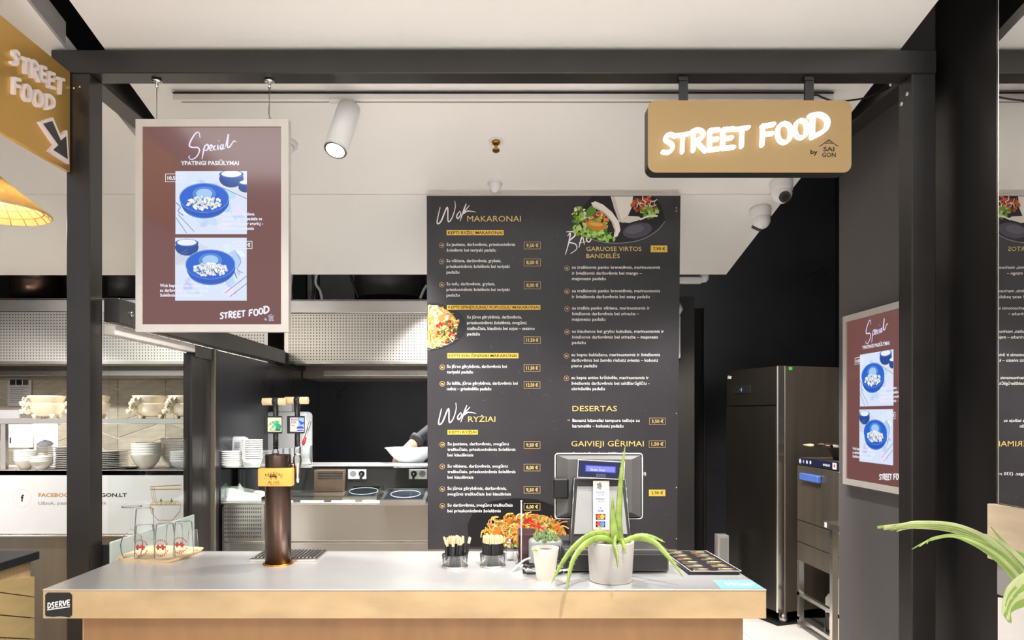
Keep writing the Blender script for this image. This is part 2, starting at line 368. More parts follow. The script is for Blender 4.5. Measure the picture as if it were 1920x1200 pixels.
# letter boxes of STREET FOOD in the photograph (hanging sign), as x0, y0(top), x1, y1
LOGO = [(c, 1180+a/3.529, 120+b/3.529, 1180+d/3.529, 120+e/3.529) for c, a, b, d, e in (
 ('S', 212, 468, 305, 596), ('T', 302, 466, 388, 592), ('R', 405, 442, 500, 582), ('E', 516, 438, 590, 582), ('E', 602, 432, 688, 572),
 ('T', 690, 424, 782, 556), ('F', 862, 406, 950, 545), ('O', 966, 396, 1068, 530), ('O', 1082, 376, 1172, 500), ('D', 1184, 340, 1306, 496))]
def brush(letter, x0, y0, x1, y1):
    for st in BR[letter]:
        P = [(x0+(x1-x0)*x, y1-(y1-y0)*y) for x, y in st]
        yield [(v.x, v.y) for v in smoothpts([(a, b, 0) for a, b in P], 5)] if len(P) > 2 else P
SCRIPT = {   # loose script words as strokes in unit boxes, y upwards
 'Wok': [[(.05, .3), (.1, .72), (.02, .05), (.12, .1), (.28, .72), (.3, .1), (.4, .25), (.48, .7), (.47, .99)],
         [(.6, .55), (.52, .35), (.55, .22), (.62, .4), (.6, .55)], [(.76, .88), (.68, .5), (.6, .1)], [(.84, .8), (.68, .44), (.8, .55), (1., .5)]],
 'Bao': [[(.1, .78), (.2, .9), (.14, .5), (.02, .02)], [(.05, .95), (.3, .95), (.36, .8), (.15, .55), (.38, .45), (.42, .25), (.2, .06)],
         [(.5, .3), (.62, .75), (.7, .42)], [(.5, .5), (.75, .55)], [(.95, .98), (.8, .8), (.78, .6), (.88, .55), (.98, .8), (.95, .98)]],
 'Special': [[(.27, .78), (.25, .96), (.2, .97), (.13, .82), (.07, .62), (.06, .48), (.13, .43), (.22, .43), (.26, .32), (.2, .1), (.1, .0), (.04, .08), (.07, .14)],
         [(.37, .52), (.34, .3), (.31, .0)], [(.36, .46), (.41, .54), (.44, .46), (.41, .34), (.36, .33)], [(.46, .38), (.51, .44), (.5, .52), (.46, .46), (.47, .34), (.53, .34)],
         [(.59, .5), (.55, .46), (.55, .36), (.6, .35)], [(.63, .54), (.63, .38), (.65, .36)], [(.645, .66), (.65, .7)],
         [(.73, .54), (.69, .5), (.68, .4), (.72, .38), (.74, .54), (.74, .4), (.77, .4)], [(.78, .44), (.83, .84), (.84, .88), (.82, .5), (.86, .44), (.95, .66), (1., .62)]],
}
def script(art, word, x0, y0, x1, y1, w, col):
    for st in SCRIPT[word]:
        art.line([(x0+(x1-x0)*x, y1-(y1-y0)*y) for x, y in st], [w*.5, w*1.2, w, w*.45], col)
# ================================================================ the setting
XL, XR = -1.66, 1.98
fl = struct('floor', 'pale stone tiled floor'); 
B().box(-7, 7, -6, 1.0, -.08, -.0).part('hall_slab', M['floor'], fl); B().box(-6, 4.2, 1.0, 7.2, -.08, -.012).part('screed', M['floorg'], fl)
tb = None
for i in range(-3, 7):
    for j in range(2, 12):
        x, y = i*.6+.03, j*.6-.1
        if tb is None: tb = B().box(x, x+.594, y, y+.594, -.012, 0, .002).part('tile', M['floor'], fl); t0 = (x, y)
        else:
            c = tb.copy(); COL.objects.link(c); c.location = tb.location+Vector((x-t0[0], y-t0[1], 0))
def sof(y): return 3.12-.233*(y-3)
ce = struct('ceiling', 'white sloping panelled soffit over the stall')
def slope(x0, x1, y0, y1, t, mats, parent, name='ceiling_panel'):
    b = B(); b.prism([(x0, y0, sof(y0)), (x1, y0, sof(y0)), (x1, y1, sof(y1)), (x0, y1, sof(y1))], (0, 0, t)); return b.part(name, mats, parent)
for x0, x1, y0, y1 in ((-1.64, 1.756, 1.9, 4.148), (-1.64, 1.756, 4.156, 5.24)): slope(x0, x1, y0, y1, .05, M['soffit'], ce)
ce2 = struct('ceiling', 'white sloping soffit over the neighbouring stall')
for y0, y1 in ((1.9, 4.148), (4.156, 5.25)): slope(-6, -1.807, y0, y1, .06, M['soffit'], ce2)
B().prism([(-1.807, 1.9, sof(1.9)), (-1.807, 3.0, sof(3.)), (-1.807, 3.0, sof(3.)+.1), (-1.807, 1.9, sof(1.9)+.1)], (.012, 0, 0)).part('edge_strip', M['soffit_edge'], ce2)
B().box(-6, 4.2, 1.6, 7.3, 4.5, 4.6).top('ceiling', M['void'], 'black void above the soffit', kind='structure')
# back walls and partitions
wb = B().box(-1.7, 4.2, 6.95, 7.05, 0, 4.5).top('wall_back', M['wallblue'], 'black kitchen back wall', kind='structure')
B().box(-6, -1.7, 6.62, 6.95, 0, 2.1).box(-6, -1.7, 6.9, 6.95, 2.1, 4.5).top('wall_back', M['grout'], 'back wall of the neighbouring stall', kind='structure')
B().box(-6, -1.7, 6.55, 6.62, 2.05, 4.5).top('wall_upper', M['void'], 'dark wall above the neighbouring hood', kind='structure')
B().box(3.4, 3.5, 2.9, 7.0, 0, 4.5).top('wall_far_right', M['wallblack'], 'black wall behind the upright fridge', kind='structure')
B().box(-6.1, -6, 1.5, 7, 0, 4.5).top('wall_far_left', M['wallblack'], 'far side wall of the neighbouring stall', kind='structure')
# chevron tiles behind the neighbouring pass
tw = struct('trim_1', 'chevron tiling of the neighbouring stall')
cw, pitch, rise = .448, .15, .155
for up in (1, -1):
    proto = None
    for ci in range(-3, 4):
        if (ci % 2 == 0) != (up == 1): continue
        x0 = -3.464+ci*cw; x1 = x0+cw-.008
        if x0 < -5.4 or x1 > -1.6: continue
        for r in range(9):
            z = .9+r*pitch
            if proto is None:
                za, zb = (z, z+rise) if up == 1 else (z+rise, z)
                proto = B().prism([(x0, 6.62, za), (x1, 6.62, zb), (x1, 6.62, zb+pitch-.012), (x0, 6.62, za+pitch-.012)], (0, -.012, 0)).part('tile', M['tile'], tw); base = (x0, z)
            else:
                c = proto.copy(); COL.objects.link(c); c.location = proto.location+Vector((x0-base[0], 0, z-base[1]))
# partition between the stalls: black panel behind, glazed screen in front
pw = struct('wall_left', 'black partition between the two stalls')
B().box(-1.7, XL, 4.3, 6.95, 0, 1.95).part('panel', M['wallblue'], pw)
B().box(-1.69, -1.62, 3.1, 5.62, 1.962, 2.068, .004).part('top_rail', M['black'], pw)
B().box(-1.7, -1.63, 5.62, 6.9, 1.95, 2.06).part('end_rail', M['void'], pw)
B().cyl((-1.62, 3.2, 2.01), (-1.612, 3.2, 2.01), .012, n=12).part('bolt', M['chrome'], pw)
wd = struct('window_1', 'glazed screen beside the left post')
B().box(-1.69, -1.64, 3.1, 3.95, 1.905, 1.948, .003).part('frame_rail', M['alu'], wd)
B().box(-1.69, -1.64, 3.95, 4.24, 1.88, 1.948, .003).part('frame_rail', M['black'], wd)
for y0, y1, x1, zt, m in ((3.93, 4.07, -1.65, 1.9, 'black'), (4.08, 4.2, -1.655, 1.9, 'black'), (4.205, 4.225, -1.63, 1.95, 'steel_dark'), (4.225, 4.29, -1.64, 1.95, 'black')):
    B().box(-1.7, x1, y0, y1, .3, zt, .003).part('mullion', M[m], wd)
B().box(-1.672, -1.664, 3.1, 3.93, .985, 1.905).part('pane', M['pane'], wd)
B().box(-1.7, -1.66, 3.1, 3.93, 0, .985).part('lower_panel', M['wallblack'], wd)
B().box(-1.655, -1.645, 3.08, 3.95, .8, 1.0, .002).part('glass_upstand', M['frost'], wd, 'pale green glass strip')
# steel portal frame
sf = thing('steel_portal', 'black square-tube steel portal frame around the counter opening', 'frame', (0, 3.05, 0))
B().box(-1.794, -1.694, 3, 3.1, 0, 3.004, .004).part('post', M['black'], sf)
B().box(1.794, 1.896, 3, 3.1, 0, 3.004, .004).part('post', M['black'], sf)
B().box(-1.86, 1.9, 3, 3.1, 3.005, 3.105, .004).part('front_beam', M['black'], sf)
B().box(-1.794, -1.694, 3.1, 6.5, 3.005, 3.1, .004).part('side_beam', M['black'], sf)
B().box(1.796, 1.896, 3.1, 4.6, 3.005, 3.1, .004).part('side_beam', M['black'], sf)
for p in ((1.794, 3.03, 2.93), (1.794, 3.07, 2.905), (1.796, 3.16, 3.03)): B().cyl(p, Vector(p)+Vector((-.004, 0, 0)), .009, n=10).part('bolt', M['chrome'], sf)
for p in ((-1.76, 3, 2.94), (-1.735, 3, 2.945)): B().cyl(p, Vector(p)+Vector((0, -.003, 0)), .004, n=8).part('bolt', M['chrome'], sf)
# right: charcoal wall with the second screen, black column, mirror
B().box(XR, XR+.1, 3.1, 4.0, 0, 3.7).top('wall_right', M['wallgrey'], 'charcoal painted side wall carrying a poster screen', kind='structure')
B().box(1.956, 2.5, 1.2, 3.1, 0, 4.4).top('wall_column', M['colblack'], 'glossy black column beside the right post', kind='structure')
mi = thing('wall_mirror', 'tall mirror on the column reflecting the menu board', 'mirror', (1.95, 2.1, 1.215))
B().box(1.9508, 1.956, 1.25, 2.708, 1.215, 3.95).part('glass', M['mirror'], mi)
B().box(1.9495, 1.956, 2.708, 2.716, 1.215, 3.95).part('edge_strip', M['steel'], mi)
lg = thing('wooden_ledge', 'pale wooden ledge box below the mirror', 'ledge', (1.94, 2.1, .995))
B().box(1.925, 1.956, 1.25, 2.735, 1.0, 1.212, .003).part('front_board', mat('pale_oak', (222, 200, 170), .5, 0, .1, 4, (1, 1, 6)), lg)
B().box(1.94, 1.956, 1.25, 2.70, .87, .99).part('plinth', M['soffit_edge'], lg)
B().box(1.935, 1.956, 1.25, 2.69, .0, .86).part('base_panel', M['soffit'], lg)
# door and bits of the far right corner
dr = struct('door_1', 'black door at the back of the kitchen')
B().box(1.45, 1.92, 6.90, 6.945, 0, 2.55).part('door_leaf', M['wallblack'], dr)
B().box(1.93, 1.95, 6.85, 6.945, 0, 2.6).box(2.08, 2.1, 6.85, 6.945, 0, 2.6).part('door_frame', M['black'], dr)
B().box(1.95, 2.08, 6.9, 6.945, 0, 2.6).part('door_reveal', M['void'], dr)
em = thing('emergency_light', 'white bar light with a small dome under the rear ceiling edge', 'light', W(1297, 527, 5.3))
B().box(PX(1262, 5.3), PX(1316, 5.3), 5.27, 5.34, PZ(531, 5.3), PZ(520, 5.3), .005).part('housing', M['white'], em)
B().lathe(W(1320, 521, 5.3), [(.001, -.035), (.02, -.03), (.034, -.012), (.036, .01), (.036, .05)], 16).part('dome', M['white'], em)
ip = thing('wall_phone', 'white handset on the dark wall just right of the menu board', 'phone', W(1274, 670, 5.6))
B().box(PX(1262, 5.6), PX(1275, 5.6), 5.58, 5.62, PZ(672, 5.6), PZ(592, 5.6), .006).part('body', M['white'], ip)
B().tube([W(1272, 590, 5.6), W(1276, 580, 5.58), W(1274, 568, 5.6)], [.012, .02, .006], 8).part('hook', M['white'], ip)
B().box(PX(1255, 5.65), PX(1300, 5.65), 5.62, 5.72, 0, 2.5).top('wall_stub', M['wallblack'], 'black wall stub behind the menu board', kind='structure')
# ducts above the hoods
def duct(label, x0, x1, y0, y1, d, m='greydk'):
    b = B(); b.lathe((PX((x0+x1)/2, d), d, PZ(y1, d)), [(PX(x1, d)-PX((x0+x1)/2, d), 0), (PX(x1, d)-PX((x0+x1)/2, d), PZ(y0, d)-PZ(y1, d))], 24); return b.top('duct', M[m], label, 'duct')
duct('dark round duct above the neighbouring hood', 26, 112, 490, 560, 6.0, 'bronze')
duct('dark duct between the left post and the hanging screen', 205, 262, 500, 560, 6.0)
duct('dark round duct above the perforated hood', 668, 800, 480, 562, 6.2)
B().box(PX(600, 6.3), PX(665, 6.3), 6.3, 6.5, PZ(562, 6.3), PZ(500, 6.3)).top('duct', M['greydk'], 'dark square duct box above the perforated hood', 'duct')
for i, (pts, m, lab) in enumerate((([(585, 505), (588, 535), (586, 562)], 'cable', 'black cable bundle hanging above the hood'), ([(596, 505), (592, 530), (600, 545), (604, 562)], 'wcable', 'pale cable hanging above the hood'),
        ([(655, 510), (664, 535), (672, 560)], 'cable', 'black cable crossing the square duct'), ([(788, 560), (794, 545), (800, 535)], 'wcable', 'pale cable at the menu board edge'), ([(548, 508), (545, 540), (546, 560)], 'wcable', 'thin pale cable beside the hanging screen'))):
    B().tube(smoothpts([W(x, y, 5.95) for x, y in pts]), .012, 6).top('cable', M[m], lab, 'cable')
# hoods
def hood(label, x0, x1, y, ztop, zl, zb, depth, ends):
    t = thing('extractor_hood', label, 'hood', ((x0+x1)/2, y, zb))
    b = B(); b.box(x0, x1, y, y+.02, zl, ztop, .004); b.box(x0, x1, y, y+depth, ztop-.01, ztop); b.part('fascia', M['steel'], t)
    b = B(); b.box(x0+.03, x1-.03, y+.004, y+.02, zb+.02, zl-.004); b.part('perforated_panel', M['perf'], t)
    b = B(); b.box(x0, x0+.03, y, y+.022, zb+.02, zl); b.box(x1-.03, x1, y, y+.022, zb+.02, zl); b.box(x0, x1, y, y+.022, zb, zb+.02); b.part('front_frame', M['steel'], t)
    B().box(x0, x0+.012, y+.022, y+depth, zb, ztop-.01).part('end_panel', M['steel'], t); B().box(x1-.012, x1, y+.022, y+depth, zb, ztop-.01).part('end_panel', M['steel'], t)
    b = B(); b.prism([(x0+.012, y+.022, zb+.005), (x0+.012, y+.25, zb-.0), (x0+.012, y+.25, zb+.02), (x0+.012, y+.022, zb+.03)], (x1-x0-.024, 0, 0)); b.part('lower_lip', M['steel_dark'], t)
    b = B(); b.box(x0+.2, x1-.012, y+.5, y+.53, zb-.07, zb-.02, .003); b.part('light_rail', M['steel'], t)
    b = B(); b.box(x0+.012, x1-.012, y+.53, y+depth, zb-.09, zb+.02); b.part('grease_tray', M['steel_dark'], t)
    return t
hood('perforated stainless extractor hood over the black kitchen, left of the menu board', PX(533, 5.75), .9, 5.75, PZ(562, 5.75), PZ(587, 5.75), PZ(682, 5.75), 1.19, 1)
hood('perforated stainless extractor hood over the neighbouring stall', -5.4, PX(502, 5.75), 5.75, PZ(560, 5.75), PZ(584, 5.75), PZ(682, 5.75), .86, 1)
for lab, x, y, d in (('small yellow-handled valve under the black kitchen hood', 615, 704, 6.6), ('small brass valve under the neighbouring hood', 78, 703, 6.5)):
    t = thing('valve', lab, 'valve', W(x, y, d))
    B().cyl(W(x+8, y-7, d), W(x+8, y+5, d), .012).part('stem', M['chrome'], t); B().tube([W(x+8, y, d), W(x-4, y, d)], .016, 8).part('handle', mat('yellow_handle', (220, 180, 40), .4), t)
# ================================================================ front counter
CT, CF, CB = .96, 2.407, 3.085           # top height, front, back
CXL, CXR = PX(80, CF), PX(1437, CF)
sc = thing('service_counter', 'long plywood service counter with a stainless worktop', 'counter', ((CXL+CXR)/2, 2.74, 0))
B().box(CXL, CXR, CF-.002, CB, CT-.004, CT, .001).part('worktop', M['steel_top'], sc)
B().box(CXL, CXR, CF, CB-.01, CT-.1, CT-.0045, .002).part('plywood_edge', M['ply'], sc)
B().box(PX(157, 2.47), PX(1393, 2.47), 2.47, CB-.05, 0, CT-.1).part('base_panel', M['ply_base'], sc)
B().box(PX(157, 2.47)-.004, PX(157, 2.47), 2.47, CB-.05, 0, CT-.1).part('side_panel', M['ply'], sc)
B().box(PX(157, 2.47), PX(1393, 2.47), CB-.05, CB-.04, 0, CT-.1).part('bounce_panel', M['alu'], sc)  # unseen pale reflector, added to brighten the prep counter's front
# stickers
st = thing('edge_sticker', 'black square sticker with slanted white lettering on the left counter edge', 'sticker', (PX(110, CF), CF, .87))
b = B(); x0, x1, z0, z1 = PX(85, CF), PX(135.5, CF), PZ(1158, CF)+.001, PZ(1111, CF)
r = .008; b.prism([(x0+r, CF-.0004, z0), (x1-r, CF-.0004, z0), (x1, CF-.0004, z0+r), (x1, CF-.0004, z1-r), (x1-r, CF-.0004, z1), (x0+r, CF-.0004, z1), (x0, CF-.0004, z1-r), (x0, CF-.0004, z0+r)], (0, -.0008, 0)); b.part('sheet', M['blackpl'], st)
a = Art(plane_fn((0, CF-.0012, 0), (0, 1, 0)), (0, -1, 0))
for i, c in enumerate('DSERVE'):
    xa = 89+i*7.3; ya = 1130.5-i*1.2
    for s_ in brush(c, xa, ya, xa+6.2, ya+10.5): a.line(s_, 2.1, (245, 240, 238), False)
a.line([(88.5, 1143.5), (131, 1137.5)], 1.8, (245, 240, 238), False)
a.line([(87, 1156.6), (100, 1157.2), (112, 1156.6), (125, 1157.3)], [1, .4, 1.2, .5], (225, 215, 205), False)
a.part('lettering', M['print'], st)
ws = thing('delivery_sticker', 'light blue delivery sticker on the right worktop corner', 'sticker', G(1385, 1097, CT))
b = B(); P = [G(1337, 1088, CT+.0004), G(1408, 1087.5, CT+.0004), G(1431, 1103.5, CT+.0004), G(1352, 1103.5, CT+.0004)]; b.prism(P, (0, 0, .0005)); b.part('sheet', mat('sky_blue_sticker', (130, 200, 235), .4), ws)
a = Art(lambda x, y: G(x, y, CT+.001), (0, 0, 1)); a.text('Wolt', 1357, 1098, 6.2, (250, 250, 255), 1414, .03, 0, 1, .0); a.part('lettering', M['print'], ws)
# ---- wooden tray with glasses
TZ = CT
tr = thing('wooden_tray', 'pale wooden serving tray at the left end of the counter', 'tray', G(298, 1044, CT))
q = [G(211, 1051, CT), G(322, 1057.5, CT), G(389, 1031, CT), G(285, 1026.5, CT)]
def roundpoly(q, k=.18):
    out = []
    for i in range(len(q)):
        p, a_, b_ = q[i], q[i-1], q[(i+1) % len(q)]
        e0, e1 = p+(a_-p)*k, p+(b_-p)*k
        for s_ in range(5):
            t = s_/4; out.append(e0*(1-t)**2+p*2*t*(1-t)+e1*t*t)
    return out
rp = roundpoly(q); cn = sum(rp, Vector())/len(rp)
b = B(); n = len(rp); low = [cn+(p-cn)*.94 for p in rp]
vs = low+[p+Vector((0, 0, .012)) for p in rp]+[cn+(p-cn)*.93+Vector((0, 0, .009)) for p in rp]
b.add(vs, [tuple(range(n))[::-1]]+[(i, (i+1) % n, n+(i+1) % n, n+i) for i in range(n)]+[(n+i, n+(i+1) % n, 2*n+(i+1) % n, 2*n+i) for i in range(n)]+[tuple(range(2*n, 3*n))])
b.part('board', M['wood'], tr)
TT = CT+.0095
def tumbler(name, label, pos, r0, r1, h, printed=False, group='upside-down glasses on the wooden tray'):   # upside down: mouth r0 below, base r1 above
    p = Vector(pos); t = thing(name, label, 'glass', p, group)
    b = B(); b.lathe(p, [(r0-.001, .0005), (r0, .001), (r1, h-.004), (r1-.003, h), (.0001, h-.002)], 24); b.f = [f for f in b.f if len(f) == 4]; b.m = b.m[:len(b.f)]; b.sm = b.sm[:len(b.f)]; b.part('body', M['glass'], t)
    if printed:
        rad = r0*.62+r1*.38+.0008
        def fn(u, v): return p+Vector((rad*math.sin(u), -rad*math.cos(u), v))
        a = Art(lambda u, v: fn(u/100*.04/rad, h*.36-v/100*.045), (0, -1, 0), 1e-6, 1e-4); red = (190, 62, 48)
        for i in range(9):
            an = math.pi*(.12+.76*i/8); a.line([(-62*math.cos(an), -58*math.sin(an)-4), (-62*math.cos(an)*1.22, -58*math.sin(an)*1.22-4)], 11, red, False)
            a.line([(-62*math.cos(an), 58*math.sin(an)+10), (-62*math.cos(an)*1.22, 58*math.sin(an)*1.22+10)], 11, red, False)
        a.rect(-48, -12, 48, 8, red); a.rect(-36, -26, -12, -12, red); a.rect(8, -26, 32, -12, red); a.ell(-26, 12, 12, 11, red); a.ell(26, 12, 12, 11, red)
        a.part('print', M['print'], t, 'red printed emblem')
    return t
tumbler('tumbler', 'upside-down tumbler under another one, beside the inverted wine glass', G(271, 1046, TT), .040, .033, .135, True)
tumbler('tumbler', 'top tumbler of the stacked pair on the wooden tray', G(271, 1046, TT)+Vector((0, 0, .068)), .0405, .033, .135)
tumbler('tumbler', 'upside-down tumbler with red print in the middle of the tray', G(309, 1047, TT), .041, .034, .142, True)
tumbler('tumbler', 'upside-down tumbler with red print at the right of the tray', G(344, 1042, TT), .041, .034, .142, True)
tumbler('tumbler', 'upside-down tumbler standing behind the red-printed pair', G(327, 1034, TT), .037, .031, .118)
tumbler('shot_glass', 'small upside-down glass at the tray edge near the window', G(362, 1032, TT), .022, .019, .09)
p = G(247, 1045, TT); wg = thing('wine_glass', 'inverted stemmed wine glass on the wooden tray', 'glass', p, 'upside-down glasses on the wooden tray')
B().lathe(p, [(.00005, .0004), (.033, .0005), (.041, .03), (.043, .055), (.036, .085), (.012, .108), (.0055, .115), (.00005, .1155)], 24).part('bowl', M['glass'], wg)
B().lathe(p, [(.0055, .112), (.0042, .14), (.0045, .195), (.006, .203)], 12).part('stem', M['glass'], wg)
B().lathe(p, [(.006, .202), (.039, .207), (.039, .21), (.001, .2095)], 24).part('foot', M['glass'], wg)
# ---- draught beer tower
tx, ty = PX(521.5, 2.824), 2.824
bt = thing('beer_tower', 'dark bronze draught beer tower with a yellow brand block', 'beer tower', (tx, ty, CT))
B().lathe((tx, ty, CT), [(.0505, .006), (.0505, .433), (.048, .437), (.001, .437)], 32).part('column', M['bronze'], bt)
B().lathe((tx, ty, CT), [(.06, 0), (.06, .004), (.056, .007), (.05, .007)], 32).part('base_flange', M['brass'], bt)
bz0, bz1 = PZ(912, 2.75), PZ(878.5, 2.75); bx0, bx1 = PX(483, 2.75), PX(547, 2.75)
blk = B().box(bx0, bx1, 2.75, 2.79, bz0, bz1, .004, seg=2).part('brand_block', M['yellow'], bt, 'yellow block with black emblem')
a = Art(plane_fn((0, 2.75, 0), (0, 1, 0)), (0, -1, 0)); k = (70, 45, 20)
def arc_text(a, s, cx, cy, r, a0, a1, h, col, inward=False, bold=.02):
    for i, c in enumerate(s):
        an = math.radians(a0+(a1-a0)*i/(len(s)-1)); x, y = cx+r*math.sin(an), cy-r*math.cos(an)*.62
        if not inward: a.text(c, x-h*.35, y, h, col, x+h*.35, bold, an*.55)
        else: a.text(c, x-h*.35, y+h, h, col, x+h*.35, bold, (math.pi+an if an < 0 else an-math.pi)*.5)
arc_text(a, 'RAUDONŲ', 513.5, 901, 18, -48, 48, 4.6, k)
arc_text(a, 'PLYTŲ', 513.5, 893, 17, 212, 148, 4.6, k, True)
a.rect(505, 892.5, 519.5, 895, k); a.line([(505, 893), (501, 891)], 1, k, False)
for x in (507.5, 511.5, 515.5): a.rect(x-1.4, 889.6, x+1.6, 892, k)
a.ring(508, 897, 1.6, .8, k, 12); a.ring(517, 897, 1.6, .8, k, 12); a.ell(496.5, 897, .7, .7, k); a.ell(529, 897, .7, .7, k)
for i in range(11): a.rect(501+i*2.4, 909+abs(i-5)*-.25, 502.4+i*2.4, 910+abs(i-5)*-.25, (150, 100, 50))
a.part('emblem', M['print'], blk)
def tap(px, dd, badge_x, wood_x0, wood_x1, wy, faucet, art):
    x = PX(px, dd); y = dd; hz = lambda q: PZ(q, dd)
    h = B().cyl((x, y, hz(842)), (x, y, hz(745+2)), .0105, n=14).part('tap_handle', M['blackpl'], bt)
    B().tube([(PX(wood_x0, dd), y, hz(wy)), (PX(wood_x1, dd), y, hz(wy))], .0145, 16).part('wooden_grip', M['wood'], h)
    B().tube([(x-.0115, y, hz(wy)), (x+.0115, y, hz(wy))], .0155, 16).part('grip_clamp', M['blackpl'], h)
    q0, q1 = PX(badge_x-16, dd), PX(badge_x+16, dd); B().box(q0, q1, y-.024, y-.01, hz(812.5), hz(780), .002).part('badge_frame', M['blackpl'], h)
    a = Art(plane_fn((0, y-.024, 0), (0, 1, 0)), (0, -1, 0)); art(a, badge_x); a.part('badge_print', M['print'], h)
    B().lathe((x, y, hz(853)), [(.013, 0), (.013, .012), (.009, .02), (.0105, .034), (.0, .036)], 16).part('collar', M['chrome'], bt)
    if faucet:
        fz = lambda q: hz(q)
        B().tube([(x-.03, y, fz(872)), (x, y, fz(872))], .009, 12).part('shank', M['chrome'], bt)
        B().lathe((x, y, fz(905)), [(.007, 0), (.009, .02), (.013, .06), (.017, .082), (.0165, .1), (.012, .11), (.014, .125), (.014, .14), (.009, .147)], 16).part('faucet', M['chrome'], bt)
def art_green(a, cx):
    a.rect(cx-13, 783, cx+13, 809.5, (236, 226, 186)); a.ell(cx+3, 794, 6, 6, (92, 196, 150)); a.ell(cx+6, 800, 6.5, 5.5, (44, 160, 120)); a.ell(cx-2, 800, 4.5, 4.5, (150, 215, 180)); a.ell(cx+6, 806, 6, 1.6, (40, 110, 90))
    a.line([(cx-9, 806), (cx+10, 787), (cx+11, 808), (cx-9, 806)], .9, (40, 50, 40), False); a.text('V VETURI', cx-10, 800, 3.6, (50, 50, 40), cx+2, .03, -.75)
def art_blue(a, cx):
    a.rect(cx-13, 783, cx+13, 809.5, (240, 214, 200)); a.rect(cx+2, 783, cx+13, 800, (150, 185, 230))
    a.text('BEGANTI', cx-11, 788.5, 3.8, (70, 80, 150), cx+4, .03); a.text('KOPA', cx-11, 794, 3.8, (70, 80, 150), cx-1, .03)
    a.poly([(cx+2, 788), (cx+13, 792), (cx+13, 794), (cx+7, 797)], (60, 80, 190)); a.ell(cx+6, 803, 7, 4, (60, 80, 200)); a.rect(cx-1, 804, cx+13, 805.4, (235, 235, 245)); a.rect(cx-1, 806.5, cx+13, 808, (60, 80, 190)); a.rect(cx-11, 797, cx-4, 798, (110, 110, 160))
tap(517, 2.815, 515, 492.5, 537, 753, False, art_green)
tap(557.5, 2.83, 557, 534.5, 578, 751, True, art_blue)
dt = thing('drip_tray', 'stainless drip tray with slatted grille behind the beer tower', 'drip tray', (-.835, 2.96, CT))
B().box(-.972, -.698, 2.86, 3.06, CT, CT+.012, .003).part('pan', M['steel'], dt)
for i in range(17):
    x = -.958+i*.0153; B().box(x, x+.006, 2.872, 3.05, CT+.0122, CT+.0165).part('slat', M['steel'], dt)
B().box(-.966, -.704, 2.866, 3.055, CT+.0121, CT+.0123).part('well', M['blackpl'], dt)
# ---- chopstick cups
def cup(px, py, rad, n, tilt, label, grp):
    p = G(px, py, CT); p.y += rad
    t = thing('chopstick_cup', label, 'cup', p)
    B().lathe(p, [(rad, 0), (rad+.002, .006), (rad-.001, .008), (.001, .008)], 28).part('metal_base', M['steel'], t)
    B().lathe(p, [(rad-.002, .0085), (rad+.001, .05), (rad-.0015, .05), (rad-.004, .0085)], 28).part('glass_wall', M['glass'], t)
    pr = None
    for i in range(n):
        ring = 1. if i < n*.62 else .5; an = 2*math.pi*i/(n*.62) if i < n*.62 else 2*math.pi*i/(n*.38)+.4
        rr = (rad-.011)*ring; base = p+Vector((math.cos(an)*rr*.92, math.sin(an)*rr*.92, .0105))
        if pr is None:
            pr = thing('chopsticks', None, 'chopsticks', base, grp)
            B().box(base.x-.0068, base.x+.0068, base.y-.003, base.y+.003, base.z, base.z+.082, .001).part('paper_sleeve', M['blackpl'], pr)
            b = B(); b.box(base.x-.0052, base.x-.0005, base.y-.0022, base.y+.0022, base.z+.06, base.z+.108, .0008); b.box(base.x+.0005, base.x+.0052, base.y-.0022, base.y+.0022, base.z+.06, base.z+.106, .0008)
            b.part('wood', M['wood'], pr)
            o = pr
        else: o = copy_tree(pr)
        o.location = base; tl = tilt*ring*random.uniform(.5, 1.1)
        o.rotation_euler = (math.sin(an)*-tl, math.cos(an)*tl, random.uniform(0, 3.1))
        o['label'] = 'black paper-sleeved chopsticks in the '+('wider spread bunch on the left' if tilt > .1 else 'tight bunch on the right')
cup(852, 1068, .05, 34, .26, 'round cup of chopsticks spreading outwards, nearer the beer tower', 'chopsticks in the left cup')
cup(924, 1066.5, .05, 32, .03, 'round cup of chopsticks standing upright, nearer the card devices', 'chopsticks in the right cup')
sp = thing('small_jar', 'tiny clear jar beside the right chopstick cup', 'jar', G(956, 1050, CT))
B().lathe(G(956, 1050, CT), [(.014, 0), (.016, .05), (.011, .06), (.011, .072)], 14).part('body', M['glass'], sp); B().lathe(G(956, 1050, CT), [(.0125, .0725), (.0125, .085), (.001, .087)], 14).part('lid', M['chrome'], sp)
# ---- succulent
p = G(1024, 1090, CT); p.y += .03
su = thing('potted_succulent', 'small grey-green succulent in a pale tapered pot', 'plant', p)
B().lathe(p, [(.031, 0), (.048, .112), (.0485, .116), (.0445, .116), (.043, .1), (.001, .098)], 32).part('pot', M['pot'], su)
B().lathe(p, [(.042, .1), (.03, .106), (.001, .108)], 16).part('soil', M['soil'], su)
lm = None
for k in range(16):
    an = k*2.4; rr = .042*math.sqrt(k/16); hc = p+Vector((math.cos(an)*rr, math.sin(an)*rr*.9, .132+.03*(1-rr/.045)+random.uniform(-.006, .012)))
    for j in range(9):
        th = j*2.4+k; el = .25+.9*(j/9)
        if lm is None:
            b = B(); b.tube(smoothpts([(0, 0, 0), (.008, 0, .001), (.017, 0, .004), (.024, 0, .01)], 3), [.0035, .0058, .0045, .0006], 6, .45); ob = b.build('leaf', M['succ'], (0, 0, 0)); ob.parent = su; lm = ob.data
        else: ob = bpy.data.objects.new('leaf', lm); COL.objects.link(ob); ob.parent = su
        ob.location = hc-p; ob.rotation_euler = (0, -el, th); s_ = random.uniform(.75, 1.05); ob.scale = (s_, s_, s_)
